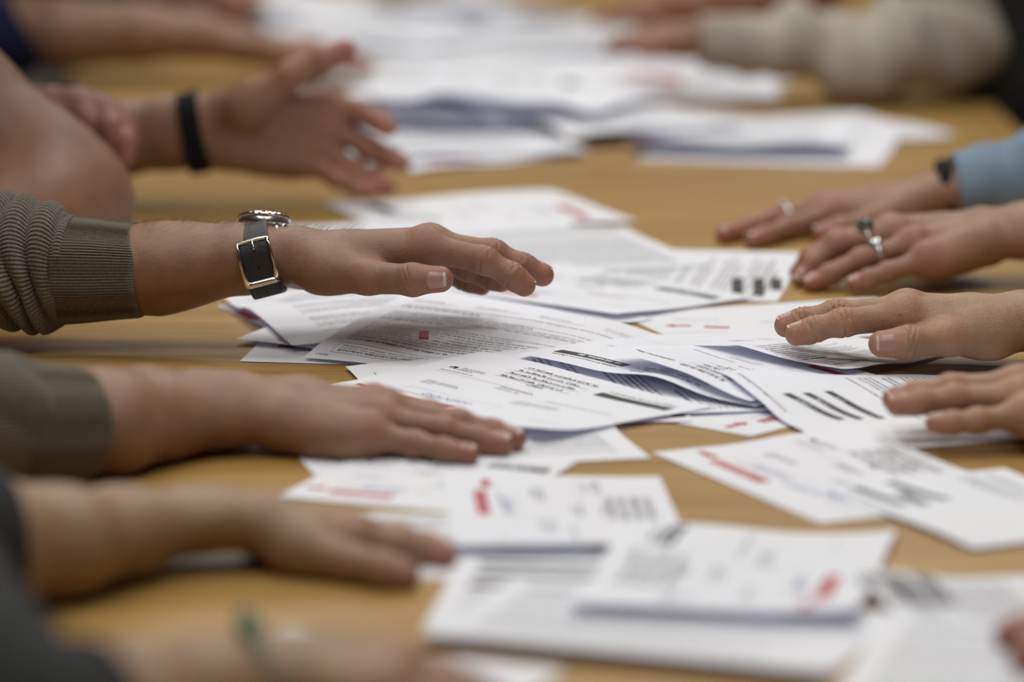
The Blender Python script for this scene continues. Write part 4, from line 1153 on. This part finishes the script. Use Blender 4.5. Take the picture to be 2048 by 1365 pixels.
# --- person with the raised open palm --------------------------------------------------
YG = 3.36
per = empty('person', (*P(-350, 330, YG)[:2], 0.0), 'person raising an open palm above the papers', 'person')
L1 = arm(per, dict(wrist=(425, 260, 0),
    thumb=[(492, 214, -.018), (580, 152, -.028), (648, 119, -.030), (690, 99, -.030)],
    index=[(655, 208, 0), (722, 225, -.010), (757, 243, -.020), (776, 256, -.025)],
    middle=[(660, 250, 0), (738, 296, -.010), (780, 316, -.015), (803, 326, -.02)],
    ring=[(640, 293, 0), (712, 343, -.015), (752, 364, -.025), (776, 374, -.03)],
    pinky=[(612, 322, 0), (672, 357, -.02), (712, 376, -.03), (742, 383, -.035)]),
    YG, (0, 1, .15), [(380, 263, 0, .0295, .021), (330, 268, .002, .030, .023), (250, 276, .006, .031, .027), (100, 288, .012, .036, .034), (-100, 300, .02, .040, .038)],
    M['skin_rose'], 1.09, .0020, thumb_up=(-.3, .8, .6), nails=False)
tube(per, 'sleeve', [(P(-420, 240, YG + .03), .062, .062), (P(-260, 275, YG + .03), .056, .056), (P(-110, 298, YG + .02), .050, .050)], M['cloth_grey'], 48, 6, None, .003)
wb = empty('wristband', tuple(P(388, 263, YG)), 'black rubber fitness band on the raised wrist', 'watch')
wc, wax, wside = P(388, 263, YG), nrm((.985, 0, .17)), np.array([0, -1.0, 0]); wup = nrm(np.cross(wside, wax))
if wup[2] < 0: wup = -wup
def ringpt(phi, a, dr=0.0, ru=.0322, rs=.0245):
    cu, su = math.cos(phi), math.sin(phi); q = (abs(cu) ** 2.3 + abs(su) ** 2.3) ** (-1 / 2.3)
    return wc + wax * a + wup * (ru + dr) * cu * q + wside * (rs + dr) * su * q
band('strap', 0, 2 * math.pi, .0095, .0002, .0030, M['rubber'], wb, 80)
band('strap_tail', 2.0, 3.3, .0090, .003, .0058, M['rubber'], wb, 40)
v_, f_ = rod([ringpt(2.1, a, .0058) for a in np.linspace(-.010, .010, 6)], .0016, 8); mesh_obj('clasp', v_, f_, M['rubber'], wb)

# --- person leaning on bare bent elbows ---------------------------------------------------
YH = 3.02
per = empty('person', (*P(-300, 420, YH)[:2], 0.0), 'person with crossed bare arms leaning an elbow on the table', 'person')
limb(per, 'arm', [(P(-330, -30, YH + .06), .058), (P(-95, 222, YH + .02), .053), (P(60, 345, YH), .049), (P(138, 408, YH - .005), .045), (P(60, 440, YH - .05), .046), (P(-180, 470, YH - .06), .042)], M['skin_tan'], .0032, .03, .15)
def fist():
    pts = []
    Fd = Field(P(-120, 380, 3.12), P(330, 130, 3.36), .0024); D = Fd.blank()
    yf = 3.20
    Fd.cone(D, P(-100, 245, yf + .03), P(90, 245, yf + .01), .036, .030, .02)
    kn = [(98, 212, .012), (150, 206, .004), (200, 222, .0), (232, 258, -.004)]
    for x, y, d in kn:
        Fd.cone(D, P(60, 250, yf + .02), P(x, y, yf + d), .020, .0125, .014)
    Dp = D.copy()
    for i, (x, y, d) in enumerate(kn):
        E = Fd.blank()
        x2, y2 = (118, 268) if i == 0 else (178, 280) if i == 1 else (222, 292) if i == 2 else (246, 315)
        Fd.cone(E, P(x, y, yf + d), P((x + x2) / 2 + 8, (y + y2) / 2, yf + d - .022), .0115, .0105, .004)
        Fd.cone(E, P((x + x2) / 2 + 8, (y + y2) / 2, yf + d - .022), P(x2, y2, yf + d - .026), .0105, .009, .004)
        D = np.minimum(D, smin(Dp, E, .012))
    Fd.cone(D, P(120, 262, yf + .01), P(215, 285, yf + .01), .030, .024, .02)
    V, F = surface_nets(D, Fd.lo, Fd.h)
    o = mesh_obj('hand', V, F, M['skin_rose'], per)
    at = o.data.attributes.new('flush', 'FLOAT', 'POINT'); at.data.foreach_set('value', np.full(len(V), .55, np.float32))
# Field wants lo < hi on every axis
_F0 = Field
class Field(_F0):
    def __init__(s, lo, hi, h):
        lo, hi = np.minimum(lo, hi), np.maximum(lo, hi); _F0.__init__(s, lo, hi, h)
fist()

# --- person in navy at the far left, and the arm behind -----------------------------------
YI = 4.30
per = empty('person', (*P(-200, 120, YI)[:2], 0.0), 'person in navy short sleeves with a bare forearm at the far left', 'person')
arm(per, dict(wrist=(500, 96, 0),
    thumb=[(545, 104, -.026), (590, 116, -.045), (625, 126, -.056), (650, 132, -.062)],
    index=[(615, 104, -.03), (670, 116, -.04), (700, 126, -.045), (722, 133, -.048)],
    middle=[(622, 100, -.008), (684, 114, -.014), (716, 125, -.018), (738, 131, -.02)],
    ring=[(618, 99, .014), (675, 112, .01), (705, 122, .008), (725, 128, .006)],
    pinky=[(606, 101, .034), (650, 112, .034), (674, 118, .034), (692, 123, .034)]),
    YI, (0, 0, 1), [(470, 88, 0, .029, .020), (400, 72, 0, .032, .025), (280, 66, 0, .038, .033), (120, 66, 0, .044, .040), (-60, 56, .01, .048, .044)],
    M['skin_tan'], 1.0, .0030, nails=False)
tube(per, 'sleeve', [(P(-330, -60, YI + .05), .078, .082), (P(-150, 10, YI + .02), .070, .074), (P(-40, 44, YI + .01), .066, .068), (P(10, 40, YI), .064, .066), (P(48, 22, YI), .063, .064)], M['cloth_navy'], 48, 6, None, .003)
per = empty('person', (*P(100, -60, 5.3)[:2], 0.0), 'person whose dark forearm shows at the top edge', 'person')
limb(per, 'arm', [(P(60, -90, 5.25), .045), (P(260, -35, 5.2), .035), (P(400, 0, 5.15), .026), (P(470, 12, 5.12), .022), (P(520, 22, 5.1), .010)], M['skin_tan'], .0045, .02, .5)

# --- person in the beige sweatshirt -----------------------------------------------------------
YJ = 4.10
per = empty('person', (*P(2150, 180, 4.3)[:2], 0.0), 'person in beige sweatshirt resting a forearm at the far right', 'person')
arm(per, dict(wrist=(1405, 80, 0),
    thumb=[(1372, 82, -.02), (1335, 88, -.036), (1305, 92, -.044), (1285, 95, -.048)],
    index=[(1330, 76, -.026), (1280, 84, -.03), (1255, 90, -.032), (1238, 93, -.033)],
    middle=[(1325, 73, -.006), (1270, 80, -.008), (1240, 86, -.01), (1222, 90, -.012)],
    ring=[(1328, 73, .014), (1276, 80, .012), (1250, 86, .01), (1232, 90, .01)],
    pinky=[(1338, 76, .032), (1296, 82, .032), (1276, 87, .032), (1262, 90, .032)]),
    YJ, (0, 0, 1), [(1440, 84, 0, .026, .018), (1500, 88, 0, .026, .019), (1560, 92, 0, .026, .02)],
    M['skin_tan'], .97, .0030, nails=False)
limb(per, 'arm', [(P(1640, -20, 4.75), .034), (P(1500, 2, 4.7), .026), (P(1400, 12, 4.66), .024), (P(1310, 20, 4.62), .020), (P(1240, 30, 4.6), .011), (P(1190, 38, 4.58), .008)], M['skin_tan'], .004, .016, .5)
def slouch(S, PH, T):
    return .010 * np.sin(S * 52 + 1.3 * np.sin(PH) + .5) * np.clip((T - S) / .06, 0, 1) + .004 * np.sin(S * 120 + 2 * PH)
tube(per, 'sleeve', [(P(2010, -230, YJ + .06), .072, .072), (P(1985, -100, YJ + .05), .068, .068), (P(1930, 30, YJ + .03), .064, .062), (P(1850, 92, YJ + .01), .060, .056), (P(1760, 106, YJ), .056, .051), (P(1650, 98, YJ), .050, .046), (P(1540, 92, YJ), .042, .036), (P(1470, 88, YJ), .036, .028)], M['cloth_beige'], 80, 10, slouch, .004)
tube(per, 'sleeve_cuff', [(P(1480, 88, YJ), .038, .030), (P(1440, 85, YJ), .037, .0285), (P(1400, 83, YJ), .036, .0275)], M['cloth_beige'], 160, 6, lambda S, PH, T: .0012 * np.sin(PH * 40), .004)
ty = 4.22
tube(per, 'torso', [((.78, ty, -.30), .21, .17), ((.755, ty, -.12), .21, .18), ((.735, ty, -.03), .21, .19), ((.685, ty, .05), .21, .20), ((.64, ty, .16), .22, .20), ((.60, ty, .30), .23, .18), ((.58, ty, .42), .20, .14), ((.58, ty, .48), .08, .07), ((.58, ty, .485), .01, .01)], M['cloth_dark'], 64, 8, lambda S, PH, T: .006 * np.sin(S * 40 + 3 * PH), .004, up=(1, 0, 0))  # beige sweatshirt body in shadow, the shade put in as dark cloth colour

# --- person in the dark sweater in front ---------------------------------------------------------
YK, YL = 2.03, 1.72
per = empty('person', (*P(-300, 1250, 1.9)[:2], 0.0), 'person in charcoal sweater with one bare forearm pressed on the table', 'person')
arm(per, dict(wrist=(505, 1046, 0),
    thumb=[(590, 1092, -.020), (690, 1124, -.038), (766, 1141, -.045), (812, 1150, -.048)],
    index=[(706, 1082, -.006), (802, 1090, .0), (858, 1101, .002), (892, 1109, .002)],
    middle=[(706, 1074, .014), (798, 1080, .020), (848, 1092, .022), (880, 1100, .022)],
    ring=[(696, 1072, .034), (780, 1078, .040), (828, 1090, .042), (858, 1098, .042)],
    pinky=[(678, 1076, .050), (744, 1084, .056), (784, 1093, .058), (810, 1100, .058)]),
    YK, (0, .1, 1), [(450, 1038, 0, .025, .0150), (380, 1040, 0, .026, .0165), (240, 1066, -.01, .031, .0235), (110, 1085, 0, .035, .0285), (-20, 1092, 0, .038, .033), (-180, 1095, .01, .042, .038)],
    M['skin_olive'], .88, .0022, nails=False)
tube(per, 'sleeve', [(P(-420, 1020, YK + .03), .062, .062), (P(-260, 1075, YK + .01), .055, .052), (P(-120, 1090, YK), .050, .045), (P(-25, 1092, YK), .046, .041)], M['cloth_dark'], 64, 6, None, .003)
LH = arm(per, dict(wrist=(595, 1348, 0),
    thumb=[(655, 1326, .030), (725, 1331, .052), (785, 1346, .066), (825, 1356, .074)],
    index=[(785, 1328, .028), (885, 1356, .024), (940, 1381, .02), (975, 1396, .018)],
    middle=[(800, 1341, .006), (905, 1376, .0), (965, 1401, -.004), (1005, 1416, -.006)],
    ring=[(790, 1361, -.016), (885, 1396, -.022), (940, 1416, -.026), (975, 1431, -.028)],
    pinky=[(765, 1386, -.036), (845, 1421, -.042), (885, 1436, -.045), (915, 1446, -.046)]),
    YL, (0, 0, 1), [(515, 1354, 0, .0275, .020), (395, 1385, 0, .030, .023), (250, 1425, 0, .036, .030), (60, 1455, 0, .042, .036)],
    M['skin_olive'], .92, .0022, nails=False)
tube(per, 'sleeve', [(P(-430, 860, YL + .10), .062, .062), (P(-300, 1060, YL + .06), .056, .056), (P(-190, 1240, YL + .03), .052, .052), (P(-80, 1400, YL + .01), .048, .048), (P(60, 1480, YL), .044, .042), (P(170, 1475, YL), .040, .036)], M['cloth_dark'], 72, 8, lambda S, PH, T: .003 * np.sin(S * 90 + 2 * PH), .003, up=(0, -1, .3))
bb = empty('bead_bracelet', tuple(P(640, 1380, YL)), 'green beaded bracelet on the blurred wrist at the bottom edge', 'bracelet')
bc, bax = LH['W'] - LH['fwd'] * .012 + np.array([0, 0, .001]), nrm((.86, 0.10, .42)); ba = nrm(np.cross(bax, (0, 1, 0))); bz = np.cross(bax, ba)
ico = []
for i in range(26):
    t = 2 * math.pi * i / 26
    c_ = bc + ba * math.cos(t) * .0275 + bz * math.sin(t) * .0335
    lathe('bead', [(.0014, -.0040), (.0038, -.0026), (.0047, 0), (.0038, .0026), (.0014, .0040)], c_, nrm(-ba * math.sin(t) + bz * math.cos(t)), M['bead'], bb, 10)

# --- hand at the lower right edge --------------------------------------------------------------------
per = empty('person', (*P(2500, 1380, 1.85)[:2], 0.0), 'person whose dark fingertip just enters at the lower right edge', 'person')
arm(per, dict(wrist=(2420, 1300, .0),
    thumb=[(2340, 1310, .03), (2260, 1316, .052), (2200, 1318, .062), (2160, 1318, .066)],
    index=[(2230, 1262, .03), (2130, 1262, .028), (2080, 1268, .026), (2050, 1276, .025)],
    middle=[(2220, 1256, .006), (2110, 1256, .004), (2050, 1263, .002), (2016, 1268, .0)],
    ring=[(2225, 1275, -.016), (2120, 1290, -.02), (2075, 1305, -.022), (2046, 1316, -.024)],
    pinky=[(2240, 1310, -.034), (2160, 1330, -.04), (2120, 1342, -.042), (2095, 1350, -.043)]),
    1.845, (0, 0, 1), [(2500, 1290, 0, .029, .021), (2650, 1275, 0, .034, .028), (2850, 1260, 0, .04, .036)],
    M['skin_tan'], .92, .0022, nails=False)
tube(per, 'sleeve', [(P(3250, 1150, 1.90), .06, .06), (P(3000, 1230, 1.86), .054, .052), (P(2780, 1265, 1.845), .047, .044)], M['cloth_grey'], 48, 6, None, .003)

# ---------------------------------------------------------------- bodies that shade the table edges (mostly outside the frame)
def torso(p, x, y, mat, w=.21, ln=None):
    sg = 1 if x > 0 else -1
    ln = ln or (.20 if sg < 0 else .14)          # leaning over the table edge
    tube(p, 'torso', [((x + sg * .08, y, -.30), w, .15), ((x + sg * .05, y, -.10), w, .15), ((x, y, .06), w, .15), ((x - sg * ln * .4, y, .22), w * 1.02, .145), ((x - sg * ln * .8, y, .36), w * 1.08, .14), ((x - sg * ln, y, .47), w * .9, .12), ((x - sg * ln, y, .53), w * .4, .07), ((x - sg * ln, y, .535), .01, .01)], mat, 48, 6, lambda S, PH, T: .004 * np.sin(S * 40 + 3 * PH), .003, up=(1, 0, 0))
people = {o['label']: o for o in scene.objects if o.get('category') == 'person'}
for key, x, y, mt in (('olive', -.78, 2.50, 'knit_body'), ('charcoal', -.76, 1.86, 'cloth_dark'), ('crossed', -.76, 3.10, 'cloth_grey'), ('open palm', -.78, 3.62, 'cloth_grey'), ('navy', -.78, 4.42, 'cloth_navy'),
                      ('fair wrinkled', .74, 2.46, 'cloth_grey'), ('pale blue', .74, 3.05, 'cloth_blue'), ('lower right', .72, 1.85, 'cloth_grey')):
    torso(next(v for k, v in people.items() if key in k), x, y, M[mt], ln=.36 if key == 'crossed' else None)

# fine dark hair on the back of the forearm with the watch
M['hair'] = plain('dark_arm_hair', (0.03, 0.02, 0.014), .6)
def arm_hair(H, par, n=900):
    W0, ax0 = H['W'], -nrm(H['FA'][1][0] - H['W'])
    D, Fd = H['D'], H['F']; rg = np.random.default_rng(5)
    s_ = rg.uniform(-.098, .052, n); th = rg.normal(0, .75, n)
    up, sd = H['n'], H['lat']
    cen = np.array([P(572 + q / .15 * 436, 519 - q * 40 + (abs(q) * 250 if q < -.04 else 0) * .3, YA) for q in s_])
    dr = np.cos(th)[:, None] * up + np.sin(th)[:, None] * sd
    r = np.full(n, .015)
    for _ in range(40): r += np.clip(-.9 * tri_sample(D, Fd.lo, Fd.h, cen + dr * r[:, None]), -.003, .003)
    root = cen + dr * r[:, None]
    ok = np.abs(tri_sample(D, Fd.lo, Fd.h, root)) < .0006
    vs, fs = [], []
    for i in np.nonzero(ok)[0]:
        L_ = rg.uniform(.004, .0095); d = nrm(ax0 * .8 + sd * rg.normal(-.1, .35) + dr[i] * .35)
        pts = [root[i] + d * L_ * t + dr[i] * (L_ * .22 * math.sin(t * 2.4)) for t in (0, .35, .7, 1)]
        b = len(vs); a_ = nrm(np.cross(d, dr[i])); c_ = np.cross(d, a_)
        for j, p in enumerate(pts):
            w = .000045 * (1 - j * .28)
            for q in range(3): vs.append(p + (a_ * math.cos(q * 2.094) + c_ * math.sin(q * 2.094)) * w)
        for j in range(3):
            for q in range(3): fs.append((b + j * 3 + q, b + j * 3 + (q + 1) % 3, b + j * 3 + 3 + (q + 1) % 3, b + j * 3 + 3 + q))
    tag(mesh_obj('arm_hair', vs, fs, M['hair'], par), kind='stuff')
arm_hair(L2, next(v for k, v in people.items() if 'olive' in k))
